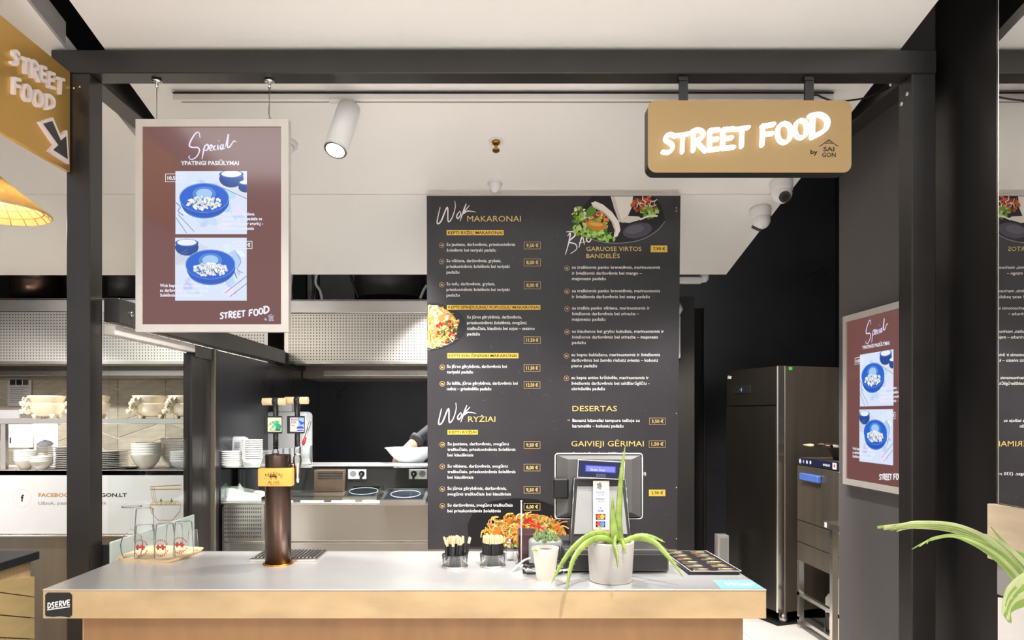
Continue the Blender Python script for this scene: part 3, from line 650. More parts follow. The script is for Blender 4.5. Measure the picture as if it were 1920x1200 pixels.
B().tube(smoothpts([p+Vector((-.03, -.03, .112)), p+Vector((-.045, -.045, .116)), p+Vector((-.056, -.05, .117))], 4), [.004, .008, .001], 8, .5).part('drooping_leaf', mat('bright_leaf', (140, 190, 60), .4), su)
# ---- aloe in a concrete pot
p = G(1152, 1098, CT); p.y += .075
al = thing('potted_aloe', 'spiky aloe vera in a round grey concrete pot', 'plant', p)
B().lathe(p, [(.07, 0), (.075, .004), (.083, .139), (.0825, .143), (.075, .143), (.073, .125), (.001, .122)], 40).part('pot', M['concrete'], al)
B().lathe(p, [(.073, .126), (.04, .132), (.001, .134)], 20).part('soil', M['soil'], al)
def aleaf(pts, wd, flat=.42, m='aloe', teeth=True):
    P = smoothpts([W(x, y, d) for x, y, d in pts], 6); b = B(); rs = [q/F*2.5/2 for q in wd]; ups = (P[-1]-P[0]).cross(Vector((1, 0, 0)) if abs((P[-1]-P[0]).normalized().x) < .7 else Vector((0, 0, -1)))
    b.tube(P, rs, 8, flat, up=(0, -1, .6))
    if teeth:
        rr = lerps(rs, len(P))
        for i in range(2, len(P)-2, 2):
            t = (P[i+1]-P[i-1]).normalized(); a_ = t.cross(Vector((0, -1, .6))).normalized()
            for s_ in (1, -1):
                q = P[i]+a_*rr[i]*s_*.9; b.tube([q, q+a_*s_*.0035+t*.002], [.0016, .0003], 4)
    return b.part('leaf', M[m], al)
aleaf([(1166, 1030, 2.53), (1160, 985, 2.53), (1162, 930, 2.53), (1166, 880, 2.53), (1172, 838, 2.53)], [15, 14, 11, 8, 1])
aleaf([(1158, 1030, 2.52), (1152, 1000, 2.51), (1149, 965, 2.51), (1149, 932, 2.5)], [19, 17, 10, 1])
aleaf([(1160, 1018, 2.53), (1155, 1010, 2.5), (1152, 1022, 2.43), (1157, 1045, 2.385), (1158, 1065, 2.36)], [13, 17, 18, 13, 2])
aleaf([(1160, 1022, 2.53), (1135, 1001, 2.51), (1105, 1004, 2.48), (1075, 1027, 2.44), (1050, 1062, 2.41), (1034, 1094, 2.40)], [14, 12, 11, 10, 8, 1])
aleaf([(1160, 1024, 2.52), (1130, 1009, 2.49), (1100, 1019, 2.45), (1077, 1045, 2.40), (1067, 1078, 2.37), (1063, 1110, 2.36)], [15, 13, 12, 10, 8, 1])
aleaf([(1165, 1022, 2.55), (1190, 1009, 2.54), (1222, 1014, 2.5), (1250, 1040, 2.47), (1281, 1082, 2.44)], [15, 13, 11, 9, 1])
aleaf([(1168, 1020, 2.57), (1195, 1005, 2.58), (1222, 1006, 2.58), (1247, 1017, 2.58)], [12, 10, 7, 1])
aleaf([(1160, 1015, 2.5), (1165, 1012, 2.47), (1170, 1025, 2.45), (1173, 1039, 2.445)], [9, 8, 6, 1])
aleaf([(1140, 1014, 2.53), (1132, 1003, 2.52), (1122, 986, 2.51)], [9, 8, 1], m='yellow', teeth=False)
# ---- till: drawer, stand, monitor, customer display, card strip
cd = thing('cash_drawer', 'black cash drawer under the till screen', 'cash drawer', (PX(1157, 2.66), 2.8, CT))
B().box(PX(1058, 2.66), PX(1254, 2.66), 2.66, 2.98, CT+.006, CT+.088, .003).part('body', M['greydk'], cd)
B().box(PX(1062, 2.66), PX(1250, 2.66), 2.655, 2.66, CT+.014, CT+.07, .002).part('drawer_front', M['blackpl'], cd)
for x in (PX(1070, 2.66), PX(1243, 2.66)): B().cyl((x, 2.69, CT), (x, 2.69, CT+.006), .01, n=12).part('foot', M['grey'], cd)
ps = thing('till_terminal', 'point-of-sale till terminal seen from behind with a small blue display', 'till', (PX(1125, 2.78), 2.78, CT+.088))
zt, zb_ = PZ(897, 2.76), CT+.089
b = B()
def quad_prism(b, xs0, xs1, z0, z1, ya0, ya1, dep):   # front trapezoid leaning
    f = [(xs0[0], ya0, z0), (xs0[1], ya0, z0), (xs1[1], ya1, z1), (xs1[0], ya1, z1)]; b.prism(f, (0, dep, 0)); return b
quad_prism(b, (PX(1070, 2.74), PX(1182, 2.74)), (PX(1077, 2.76), PX(1171, 2.76)), zb_, zt, 2.735, 2.755, .07).part('stand', M['greydk'], ps)
b = B(); quad_prism(b, (PX(1076, 2.735), PX(1176, 2.735)), (PX(1082, 2.755), PX(1166, 2.755)), zb_+.045, zt-.03, 2.736, 2.752, -.004).part('stand_cover', mat('silver_cover', (184, 182, 179), .4, .3), ps)
b = B()
for xa, xb in ((PX(1069.5, 2.74), PX(1076.5, 2.76)), (PX(1182.5, 2.74), PX(1171.5, 2.76))): b.tube([(xa, 2.734, zb_), (xb, 2.754, zt)], .002, 6)
b.tube([(PX(1076.5, 2.76), 2.754, zt), (PX(1171.5, 2.76), 2.754, zt)], .002, 6).part('bright_edging', M['chrome'], ps)
mx0, mx1, mz0, mz1 = PX(1041, 2.84), PX(1205, 2.84), PZ(973, 2.84), PZ(850.5, 2.84)
mo = B().box(mx0, mx1, 2.846, 2.87, mz0, mz1, .009, seg=2).part('monitor', M['blackpl'], ps)
ins = .048; b = B(); P0 = [(mx0+.006, mz0+.006), (mx1-.006, mz0+.006), (mx1-.006, mz1-.006), (mx0+.006, mz1-.006)]; P1 = [(mx0+ins, mz0+ins*.6), (mx1-ins, mz0+ins*.6), (mx1-ins, mz1-ins*.45), (mx0+ins, mz1-ins*.45)]
b.add([(x, 2.846, z) for x, z in P0]+[(x, 2.815, z) for x, z in P1], [(i, (i+1) % 4, 4+(i+1) % 4, 4+i) for i in range(4)]+[(4, 5, 6, 7)]).part('back_shell', mat('shell_grey', (98, 95, 92), .4), mo)
b = B(); rr = .012; pl = []
for cx_, cz_, a0 in ((mx1-rr, mz1-rr, 0), (mx0+rr, mz1-rr, 1.5708), (mx0+rr, mz0+rr, 3.1416), (mx1-rr, mz0+rr, 4.7124)):
    for s_ in range(5): an = a0+s_*1.5708/4; pl.append((cx_+rr*math.cos(an), 2.845, cz_+rr*math.sin(an)))
b.tube(pl+[pl[0]], .0024, 6, up=(0, 1, 0)).part('bright_edging', M['white'], mo)
B().box(PX(1037, 2.81), PX(1066, 2.81), 2.80, 2.86, PZ(935, 2.81), PZ(897, 2.81), .006).part('card_slot', M['blackpl'], mo)
ds = B(); rot = Matrix.Translation((PX(1126, 2.73), 2.73, PZ(880, 2.73))) @ Matrix.Rotation(math.radians(3), 4, 'Y') @ Matrix.Rotation(math.radians(0), 4, 'X')
ds.box(-.0905, .0905, -.012, .012, -.035, .035, .005, rot=rot); dsp = ds.part('customer_display', M['darkblue'], ps)
def dfn(x, y): return rot @ Vector((x, -.0122, y))
a = Art(dfn, (0, -1, 0)); a.frame(-.0905, -.035, .0905, .035, .0028, (215, 215, 215)); a.part('display_edge', M['print'], dsp)
a = Art(dfn, (0, -1, 0), z0=4e-4); a.rect(-.061, -.011, .057, .015, (70, 90, 250)); a.rect(-.057, -.008, .053, .012, (150, 155, 255)); a.v = a.v
vs_, fs_ = textmesh('Street Food', .01)
a2 = Art(lambda x, y: dfn(x, -y), (0, -1, 0), z0=6e-4); a2.text('Street  Food', -.04, .006, .009, (245, 245, 255), .014, .02)
a.part('lcd', M['screen'], dsp); a2.part('lcd_text', M['screen'], dsp)
a3 = Art(lambda x, y: dfn(x, -y), (0, -1, 0), z0=4e-4); a3.rect(-.017, .0175, .019, .028, (100, 100, 110)); a3.text('EPSON', -.014, .0262, .0065, (20, 22, 40), .016, .03); a3.part('maker_plate', M['print'], dsp)
B().box(PX(1112, 2.73), PX(1142, 2.73), 2.727, 2.729, PZ(1003, 2.73), PZ(901.5, 2.73)).part('card_strip', M['paper'], ps, 'white paper strip with payment marks')
a = Art(plane_fn((0, 2.727, 0), (0, 1, 0)), (0, -1, 0)); k = (60, 70, 120)
a.rect(1112, 901.5, 1142, 912, (214, 206, 196))
for i, r in enumerate((2.5, 4.5, 6.5, 8.5)): a.line([(1117+r*.9, 911.5-(3+r*.45)), (1119+r, 911.5), (1117+r*.9, 911.5+(3+r*.45))], 1.3, (30, 30, 30))
for y in (923, 936): a.rect(1117, y-1, 1134, y+.3, k); a.text('VISA', 1119.5, y+6.5, 4.6, (110, 115, 150), 1132, .01, 0, 1, .2)
a.text('V', 1123.5, 954, 4, k, 1128, .02); a.rect(1121, 956, 1131, 959.5, (70, 80, 170)); a.text('PAY', 1122, 959, 2.6, (230, 230, 250), 1130, .02)
for y, c0, c1 in ((963.5, (214, 100, 50), (238, 180, 80)), (977.5, (214, 80, 60), (90, 150, 230))):
    a.rect(1117, y, 1135, y+11, (44, 32, 40)); a.ell(1122.5, y+5, 4.3, 4.3, c0); a.ell(1129.5, y+5, 4.3, 4.3, c1); a.rect(1120, y+9, 1132, y+9.8, (230, 230, 230))
a.rect(1112, 993, 1142, 1003, (220, 130, 100)); a.part('payment_marks', M['print'], ps)
# ---- devices left of the till
nd = thing('drinks_box', 'dark maroon acrylic box behind the small succulent', 'box', G(990, 1057, CT))
q = G(972, 1057, CT); q2 = PX(1057, q.y)
B().box(q.x, q.x+.075, q.y, q.y+.14, CT, CT+.12, .006).part('case', M['maroon'], nd); B().box(q.x-.002, q.x+.078, q.y-.004, q.y+.142, CT+.003, CT+.02, .003).part('base', M['maroon'], nd)
cr = thing('card_reader', 'grey card reader cradle between the succulent and the till', 'card reader', G(1030, 1062, CT))
B().box(PX(992, 2.78), PX(1055, 2.78), 2.765, 2.86, CT, CT+.105, .014, seg=2).part('cradle', M['grey'], cr); B().box(PX(1002, 2.76), PX(1050, 2.76), 2.758, 2.766, CT+.03, CT+.085, .003).part('face_plate', M['greydk'], cr)
sk = thing('receipt_spike', 'thin upright white rod in front of the maroon box', 'spike', G(977.5, 1058, CT))
g = G(977.5, 1058, CT); B().cyl(g+Vector((0, 0, .003)), g+Vector((0, 0, .25)), .0022, n=8).lathe(g+Vector((0, 0, .25)), [(.0035, -.004), (.0035, .004)], 8).part('rod', M['white'], sk); B().lathe(g, [(.024, 0), (.024, .003), (.001, .0035)], 16).part('foot_plate', M['steel'], sk)
for i in range(4):
    P = []; r0 = .05-.006*i; cc = G(1030+(i-2)*6, 1076-i*2.5, CT)
    for s_ in range(30): an = s_*.42+i; P.append(cc+Vector((math.cos(an)*(.075+.012*i), math.sin(an)*(.032+.006*(s_ % 3)), .004+.0035*(s_ % 4)+.003*i)))
    B().tube(P, .0026, 6).top('cable', M['wcable' if i == 1 else 'cable'], 'white cable loop on the worktop beside the cash drawer' if i == 1 else 'coiled black cable behind the small succulent pot', 'cable', None if i == 1 else 'coiled black cables by the till')
B().tube(smoothpts([G(962, 1072, CT)+Vector((0, 0, .006)), G(985, 1064, CT)+Vector((0, 0, .03)), G(1015, 1060, CT)+Vector((0, 0, .035)), G(1045, 1056, CT)+Vector((0, -.02, .05)), G(1075, 1052, CT)+Vector((0, -.12, .07))]), .004, 8).top('cable', M['wcable'], 'thick white cable arching past the succulent pot', 'cable')
# ---- flyers
for i in range(6):
    t = thing('menu_flyer', 'topmost dark menu flyer with food photos at the right end' if i == 5 else ('bottom', 'second', 'third', 'fourth', 'fifth')[i]+' menu flyer from below in the pile at the right end', 'flyer', (.84, 2.83, CT+i*.0022), 'menu flyers on the worktop')
    rz = Matrix.Translation((.838+random.uniform(-.004, .004), 2.83+random.uniform(-.006, .006), CT+i*.0022)) @ Matrix.Rotation(random.uniform(-.03, .03), 4, 'Z')
    b = B(); b.box(-.095, .095, -.2, .2, .0002, .0018, rot=rz); b.part('sheet', M['paper'] if i % 2 else M['blackpl'], t)
    if i == 5:
        a = Art(lambda x, y: rz @ Vector((x, y, .0018)), (0, 0, 1), z0=1e-4); a.rect(-.093, -.198, .093, .198, (34, 30, 28))
        for r_ in range(6):
            for c_ in range(2):
                x = -.05+c_*.095; y = -.165+r_*.065
                a.ell(x+random.uniform(-.01, .01), y, .022, .009, (190, 186, 178)); a.ell(x, y, .03, .008, (176, 130, 60), wob=.35, n=12); a.ell(x+.008, y+.003, .014, .005, (226, 206, 150), wob=.4, n=9); a.ell(x-.012, y, .008, .004, (120, 60, 30), wob=.3, n=8)
                for q_ in range(3): a.rect(x-.035, y-.022-q_*.005, x+.02+.01*(q_ % 2), y-.0205-q_*.005, (190, 180, 165))
        a.part('food_print', M['print'], t)
# ================================================================ menu board
d0 = 4.1; T0 = W(800, 367, d0); T1 = W(1276, 367, d0); d1 = d0*476/467; Bm = W(917, 1030, d1)
up = Vector((0, T0.y-Bm.y, T0.z-Bm.z)).normalized(); bn = Vector((0, -up.z, up.y)); bn = bn if bn.y < 0 else -bn
bb = thing('menu_board', 'tall black wall menu board with food photos and prices', 'menu board', ((T0.x+T1.x)/2, Bm.y, Bm.z))
hh = (T0.z-Bm.z)/up.z; P = [T0, T1, T1-up*hh, T0-up*hh]
B().prism(P, -bn*.03).part('panel', mat('chalkboard_print', (50, 47, 50), .42, 0, .16, 2.5, nrough=.08), bb)
b = B(); b.prism([T0+up*.012, T1+up*.012, T1, T0], -bn*.03); b.part('top_strip', M['alu'], bb)
b = B(); b.prism([P[3]-up*.008, P[2]-up*.008, P[2], P[3]], -bn*.03); b.part('bottom_strip', M['steel_dark'], bb)
for x, y in ((1268, 775), (1268, 914), (1268, 1010), (1268, 372+18), (1268, 396)): 
    q = plane_fn(T0, bn)(x, y); B().cyl(q, q+bn*.003, .004, n=8).part('screw', M['steel'], bb)
a = Art(plane_fn(T0, bn), bn, 1e-6)
WH, GD, YL, DK, TN = (242, 238, 234), (226, 196, 120), (232, 190, 84), (40, 34, 28), (206, 168, 112)
for i in range(260):                                  # chalk smears and scratches of the printed slate
    x, y = random.uniform(806, 1268), random.uniform(372, 1022); an = random.uniform(0, 3.14); l = random.uniform(2, 11); g_ = random.randint(62, 96)
    a.line([(x, y), (x+l*math.cos(an)*.6, y+l*math.sin(an)*.5+.6), (x+l*math.cos(an), y+l*math.sin(an))], [.2, .9, .2], (g_, g_-2, g_+2))
a.step = 2e-5
def C1(x, y): return 790+x/3.75, 360+y/3.75
def C2(x, y): return 790+x/3.077, 650+y/3.077
def C3(x, y): return 1030+x/3.75, 360+y/3.75
def C4(x, y): return 1030+x/3.75, 640+y/3.75
def T(C, s, x0, x1, y, h, col=WH, bold=.009):
    k = 3.077 if C is C2 else 3.75; p, q = C(x0, y), C(x1, y); a.text(s, p[0], p[1], h/k, col, q[0], bold)
def price(C, s, x0, y0, x1, y1, solid=False):
    p, q = C(x0, y0), C(x1, y1)
    if solid: a.rect(p[0], p[1], q[0], q[1], YL)
    else: a.frame(p[0], p[1], q[0], q[1], .7, TN)
    w_ = q[0]-p[0]; a.text(s, p[0]+w_*.15, q[1]-(q[1]-p[1])*.28, (q[1]-p[1])*.46, DK if solid else GD, q[0]-w_*.13, .02)
def tagline(C, s, x0, y0, x1, y1):
    p, q = C(x0, y0), C(x1, y1); a.rect(p[0], p[1], q[0], q[1], YL); a.text(s, p[0]+2.5, q[1]-2.2, (q[1]-p[1])*.54, DK, q[0]-2.5, .02)
def icon(C, x, y, kind=0):
    p = C(x, y); a.ring(p[0], p[1], 4.6, .7, TN); 
    if kind == 0: a.ell(p[0], p[1]+.3, 2.6, 1.5, TN); a.ell(p[0]+2.2, p[1]-.9, 1, 1, TN)
    elif kind == 1: a.poly([(p[0]-2.5, p[1]-1.5), (p[0]+2.5, p[1]-1.5), (p[0]+.5, p[1]+2.5)], TN)
    else: a.ell(p[0], p[1], 2.6, 1.3, TN, .4); a.line([(p[0]-2.5, p[1]+1.5), (p[0]+2, p[1]+2)], .6, TN)
script(a, 'Wok', *C1(105, 62), *C1(382, 222), 2.2, WH); T(C1, 'MAKARONAI', 323, 700, 208, 40, GD, .0)
tagline(C1, 'KEPTI RYŽIŲ MAKARONAI', 178, 267, 579, 304)
for (s, x1, y) in (('Su jautiena, daržovėmis, prieskoninėmis', 660, 379), ('žolelėmis bei teriyaki padažu', 524, 419), ('Su vištiena, daržovėmis, grybais,', 561, 493), ('prieskoninėmis žolelėmis bei teriyaki', 620, 533), ('padažu', 267, 573),
                   ('Su tofu, daržovėmis, grybais,', 518, 656), ('prieskoninėmis žolelėmis bei teriyaki', 620, 696), ('padažu', 269, 735)): T(C1, s, 177, x1, y, 21)
icon(C1, 143, 375, 0); icon(C1, 143, 489, 1); icon(C1, 144, 652, 2)
price(C1, '9,50 €', 721, 350, 839, 402); price(C1, '8,00 €', 721, 469, 839, 522); price(C1, '8,00 €', 721, 630, 839, 682); price(C1, '11,50 €', 721, 1017, 838, 1067)
tagline(C1, 'KEPTI SPINDULINIŲ PUPUOLIŲ MAKARONAI', 180, 795, 837, 828); tagline(C1, 'KEPTI KIAUŠININIAI MAKARONAI', 183, 1133, 683, 1169)
for s, x1, y in (('Su jūros gėrybėmis, daržovėmis,', 706, 889), ('prieskoninėmis žolelėmis, svogūnų', 740, 929), ('traškučiais, kiaušiniu bei sojos – sezamo', 797, 969), ('padažu', 412, 1008)): T(C1, s, 322, x1, y, 21)
for s, x0, x1, y in (('Su jūros gėrybėmis, daržovėmis bei', 148, 493, 122), ('teriyaki padažu', 148, 298, 154), ('Su lašiša, jūros gėrybėmis, daržovėmis bei', 148, 556, 219), ('mėtų – grietinėlės padažu', 148, 403, 251),
      ('Su jautiena, daržovėmis, svogūnų', 151, 505, 569), ('traškučiais, prieskoninėmis žolelėmis', 151, 543, 601), ('bei kiaušiniais', 151, 300, 633), ('Su vištiena, daržovėmis, svogūnų', 151, 499, 697), ('traškučiais, prieskoninėmis žolelėmis', 151, 543, 729), ('bei kiaušiniais', 151, 300, 761),
      ('Su jūros gėrybėmis, daržovėmis,', 151, 491, 825), ('svogūnų traškučiais bei kiaušiniais', 151, 517, 858), ('Su daržovėmis, svogūnų traškučiais', 151, 527, 922), ('bei prieskoninėmis žolelėmis', 151, 458, 955)): T(C2, s, x0, x1, y, 17)
for y, k in ((119, 2), (214, 2), (565, 0), (691, 1), (821, 2), (918, 2)): icon(C2, 121, y, k)
for s, y0 in (('11,50 €', 103), ('12,50 €', 201), ('9,50 €', 547), ('8,00 €', 677), ('9,50 €', 805), ('6,00 €', 903)): price(C2, s, 591, y0, 686, y0+41)
script(a, 'Wok', *C2(95, 322), *C2(316, 448), 2.2, WH); T(C2, 'RYŽIAI', 270, 427, 433, 31, GD, .0); tagline(C2, 'KEPTI RYŽIAI', 151, 480, 326, 507)
script(a, 'Bao', *C3(108, 272), *C3(306, 445), 2.2, WH)
T(C3, 'GARUOSE VIRTOS', 260, 647, 415, 30, GD, .004); T(C3, 'BANDELĖS', 260, 495, 465, 30, GD, .004); price(C3, '7,90 €', 712, 376, 829, 424, True)
for s, x1, y in (('su traškiomis panko krevetėmis, marinuotomis', 779, 540), ('ir šviežiomis daržovėmis bei mango –', 650, 581), ('majonezo padažu', 396, 620), ('su traškiomis panko krevetėmis, marinuotomis', 777, 705), ('ir šviežiomis daržovėmis bei satay padažu', 705, 746),
      ('su traškia panko vištiena, marinuotomis ir', 705, 826), ('šviežiomis daržovėmis bei sriracha –', 630, 866), ('majonezo padažu', 393, 905), ('su kiaulienos bei grybų kukuliais, marinuotomis ir', 806, 990), ('šviežiomis daržovėmis bei sriracha – majonezo', 764, 1030), ('padažu', 255, 1069)): T(C3, s, 159, x1, y, 21)
for y, k in ((537, 2), (699, 2), (822, 1), (984, 0)): icon(C3, 124, y, k)
for s, x1, y in (('su keptu baklažanu, marinuotomis ir šviežiomis', 777, 104), ('daržovėmis bei žemės riešutų sviesto – kokosų', 762, 143), ('pieno padažu', 334, 182), ('su kepta anties krūtinėle, marinuotomis ir', 699, 265), ('šviežiomis daržovėmis bei saldžiarūgščiu -', 703, 305), ('citrinžolės padažu', 390, 343)): T(C4, s, 155, x1, y, 21)
icon(C4, 120, 102, 2); icon(C4, 120, 260, 1)
T(C4, 'DESERTAS', 162, 475, 491, 37, GD, .0); T(C4, 'Bananų kąsneliai tempura tešloje su', 162, 634, 566, 21); T(C4, 'karamelės – kokosų padažu', 162, 520, 605, 21); price(C4, '3,50 €', 702, 538, 817, 587)
T(C4, 'GAIVIEJI GĖRIMAI', 154, 663, 738, 38, GD, .0); price(C4, '1,50 €', 699, 698, 817, 747); price(C4, '2,90 €', 699, 1042, 815, 1088, True)
p = C4(125, 555); a.line([(p[0], p[1]), (p[0]+4.5, p[1])], .8, TN, False); a.line([(p[0]+3, p[1]-1.6), (p[0]+4.8, p[1]), (p[0]+3, p[1]+1.6)], .8, TN, False)
T(C4, 'Coca-cola, Fanta, Sprite (0,25L)', 160, 480, 800, 21); T(C4, 'Sultys, vanduo gaz./negaz. (330 ml)', 160, 680, 940, 21); T(C4, 'Alus', 160, 230, 1075, 21); 
T(C4, 'Alergenai: klausti', 690, 790, 1395, 15, (150, 110, 80)); T(C4, 'personalo', 730, 788, 1425, 15, (150, 110, 80))
a.part('lettering', M['printgl'], bb)
# ---- food photos
def scatter(a, cx, cy, rx, ry, n, cols, size, kind='blob', rot=0., clip=None):
    c, q = math.cos(rot), math.sin(rot); k = 0
    while k < n:
        u, v = random.uniform(-1, 1), random.uniform(-1, 1)
        if u*u+v*v > 1: continue
        x, y = cx+u*rx*c-v*ry*q, cy+u*rx*q+v*ry*c
        if clip and not (clip[0]+1 < x < clip[2]-1 and clip[1]+1 < y < clip[3]-1): continue
        k += 1; col = random.choice(cols); col = tuple(max(0, min(255, z+random.randint(-14, 14))) for z in col); s_ = random.uniform(*size)
        if kind == 'blob': a.ell(x, y, s_, s_*random.uniform(.5, .9), col, random.uniform(0, 3), 9, wob=.25)
        else:
            an = random.uniform(0, 3.14); l = s_*random.uniform(1.6, 3.2); bx, by = -math.sin(an)*l*.3, math.cos(an)*l*.3
            pts = [(x-math.cos(an)*l*.5, y-math.sin(an)*l*.5), (x+bx, y+by), (x+math.cos(an)*l*.5, y+math.sin(an)*l*.5)]
            if clip: pts = [(min(max(px_, clip[0]), clip[2]), min(max(py_, clip[1]), clip[3])) for px_, py_ in pts]
            a.line(pts, s_*.32, col)
BF = plane_fn(T0, bn); bx = (801, 368, 1275, 1026)
GR = [(120, 160, 50), (160, 195, 80), (86, 120, 40), (190, 210, 120)]; OR = [(190, 124, 54), (206, 152, 76), (160, 96, 44), (214, 178, 106)]; NO = [(222, 186, 110), (200, 156, 84), (236, 208, 150), (178, 130, 66)]
a = Art(BF, bn, 2e-5, 4e-4)
pl = [(1090+168*t, 412+58*math.sin(math.pi*(t*.9+.1))**.8) for t in [i/20 for i in range(21)]]
a.poly([(1082, 400), (1090, 432), (1110, 447), (1140, 455), (1175, 455), (1210, 447), (1235, 430), (1247, 414), (1240, 385), (1225, 368), (1110, 368)], (40, 38, 42))
a.ell(1195, 432, 28, 14, (78, 74, 84), -.2); a.ell(1190, 430, 18, 8, (98, 94, 104), -.2)
a.line([(1095, 443), (1125, 453), (1160, 456), (1200, 450), (1230, 434), (1247, 415)], .9, (170, 168, 170))
a.poly([(1145, 368), (1187, 368), (1184, 390), (1175, 410), (1168, 418), (1160, 414), (1152, 392)], (238, 230, 220)); a.poly([(1160, 416), (1175, 405), (1198, 406), (1204, 411), (1180, 418)], (228, 218, 206))
a.poly([(1146, 368), (1152, 368), (1160, 398), (1166, 416), (1160, 412), (1151, 390)], (214, 204, 192))
scatter(a, 1205, 385, 22, 14, 40, [(170, 84, 40), (140, 60, 30), (200, 120, 60)], (2.5, 5), clip=bx); scatter(a, 1218, 398, 17, 10, 50, GR, (2, 4.5), clip=bx); scatter(a, 1210, 378, 22, 9, 18, [(240, 232, 210), (226, 216, 190), (200, 60, 40)], (3.5, 6), 'n', clip=bx)
a.line([(1200, 412), (1215, 406), (1233, 405)], 3, (238, 232, 214))
scatter(a, 1105, 424, 33, 22, 90, GR, (2.5, 6)); scatter(a, 1090, 400, 17, 12, 40, GR+[(235, 230, 215)], (2, 5)); scatter(a, 1128, 440, 26, 10, 50, GR, (2, 5), rot=.3)
scatter(a, 1120, 412, 22, 13, 40, [(200, 110, 50), (226, 150, 80), (236, 210, 170), (170, 60, 36)], (2, 5)); a.ell(1119, 424, 19, 8, (206, 134, 48), .1, 18, wob=.08); a.ell(1117, 421, 13, 3.5, (230, 170, 84), .1)
a.poly([(1098, 396), (1108, 386), (1116, 388), (1118, 398), (1108, 406), (1100, 408)], (96, 140, 50))
a.poly([(1108, 381), (1116, 378), (1130, 384), (1147, 398), (1160, 416), (1163, 432), (1157, 444), (1150, 446), (1152, 432), (1146, 416), (1132, 400), (1112, 389)], (242, 234, 224)); a.line([(1112, 387), (1132, 399), (1147, 416), (1153, 432), (1151, 445)], [1, 2.2, 2.2, 1], (206, 190, 172))
a.part('food_photo', M['printgl'], bb, 'printed photo of filled steamed buns')
a = Art(BF, bn, 2e-5, 4e-4)
def half(cx, cy, rx, ry, col, n=24): return a.poly([(cx, cy-ry)]+[(cx+rx*math.sin(math.pi*i/n), cy-ry*math.cos(math.pi*i/n)) for i in range(1, n)]+[(cx, cy+ry)], col)
half(802, 612, 72, 45, (46, 44, 46)); a.line([(802, 656), (830, 650), (858, 634)], .8, (150, 150, 155))
half(802, 612, 56, 40, (190, 146, 80))
scatter(a, 806, 612, 52, 38, 150, NO, (3, 7), 'n', clip=(803, 566, 868, 652)); scatter(a, 812, 600, 26, 22, 26, [(228, 176, 120), (240, 200, 150), (204, 140, 84)], (4, 9), clip=(803, 566, 868, 652))
scatter(a, 835, 622, 20, 22, 30, [(150, 40, 30), (190, 60, 40), (90, 110, 40), (210, 200, 120), (70, 60, 30)], (2, 4.5), clip=(803, 566, 868, 652)); scatter(a, 815, 640, 24, 12, 40, NO, (3, 6), 'n', clip=(803, 566, 868, 652))
a.part('food_photo', M['printgl'], bb, 'printed photo of noodles with prawns')
a = Art(BF, bn, 2e-5, 4e-4)
a.poly([(880, 1026), (876, 985), (890, 955), (920, 940), (965, 934), (1005, 936), (1045, 950), (1066, 990), (1070, 1026)], (30, 28, 30))
cl = (895, 958, 1075, 1026)
a.poly([(905, 1012), (918, 990), (945, 972), (980, 964), (1020, 966), (1050, 980), (1062, 1000), (1060, 1022), (930, 1022)], (196, 140, 60))
scatter(a, 985, 1000, 78, 34, 260, OR+NO, (3.5, 8), 'n', clip=cl); scatter(a, 985, 996, 74, 30, 90, GR+[(60, 90, 40)], (2, 4.5), clip=cl); scatter(a, 985, 992, 72, 28, 60, [(206, 100, 42), (210, 124, 56)], (2.5, 5.5), clip=cl)
scatter(a, 985, 990, 76, 28, 90, NO+OR, (3, 6), 'n', clip=cl)
a.poly([(922, 1002), (934, 986), (940, 988), (936, 1004), (928, 1008)], (234, 110, 44))
a.line([(980, 980), (990, 975), (1000, 982), (1020, 992)], [2, 7, 7, 1], (206, 30, 26)); a.line([(984, 984), (978, 990), (990, 993), (996, 985)], [3, 4, 3, 1], (196, 36, 30)); a.line([(992, 978), (1008, 985)], 1, (240, 130, 110))
a.part('food_photo', M['printgl'], bb, 'printed photo of stir-fried noodles with chilli')
# ================================================================ poster screens
SD = 3.05
ts = thing('poster_screen', 'hanging portrait poster screen in a pale metal frame', 'screen', W(397, 622, SD))
x0, x1, z0, z1 = PX(254, SD), PX(541, SD), PZ(622, SD), PZ(223, SD); ix0, ix1, iz0, iz1 = PX(267, SD), PX(527, SD), PZ(608, SD), PZ(237, SD); ft = .035
b = B()
for q in ((x0, ix0, z0, z1), (ix1, x1, z0, z1), (ix0, ix1, z0, iz0), (ix0, ix1, iz1, z1)): b.box(q[0], q[1], SD, SD+ft, q[2], q[3])
b.part('frame', M['alu'], ts)
B().box(x0+.004, x1-.004, SD+ft, SD+ft+.006, z0+.004, z1-.004).part('back_plate', M['greydk'], ts)
B().box(ix0, ix1, SD+.006, SD+ft-.004, iz0, iz1).part('display_body', M['blackpl'], ts)
a = Art(plane_fn((0, SD+.006, 0), (0, 1, 0)), (0, -1, 0), 1.2e-5)
a.rect(266.5, 236.5, 527.5, 608.5, (118, 76, 72))
LT = (236, 236, 250)
script(a, 'Special', 350, 247, 443, 299, 2.6, (226, 224, 255)); a.text('YPATINGI PASIŪLYMAI', 339, 309.5, 7.4, LT, 448, .03)
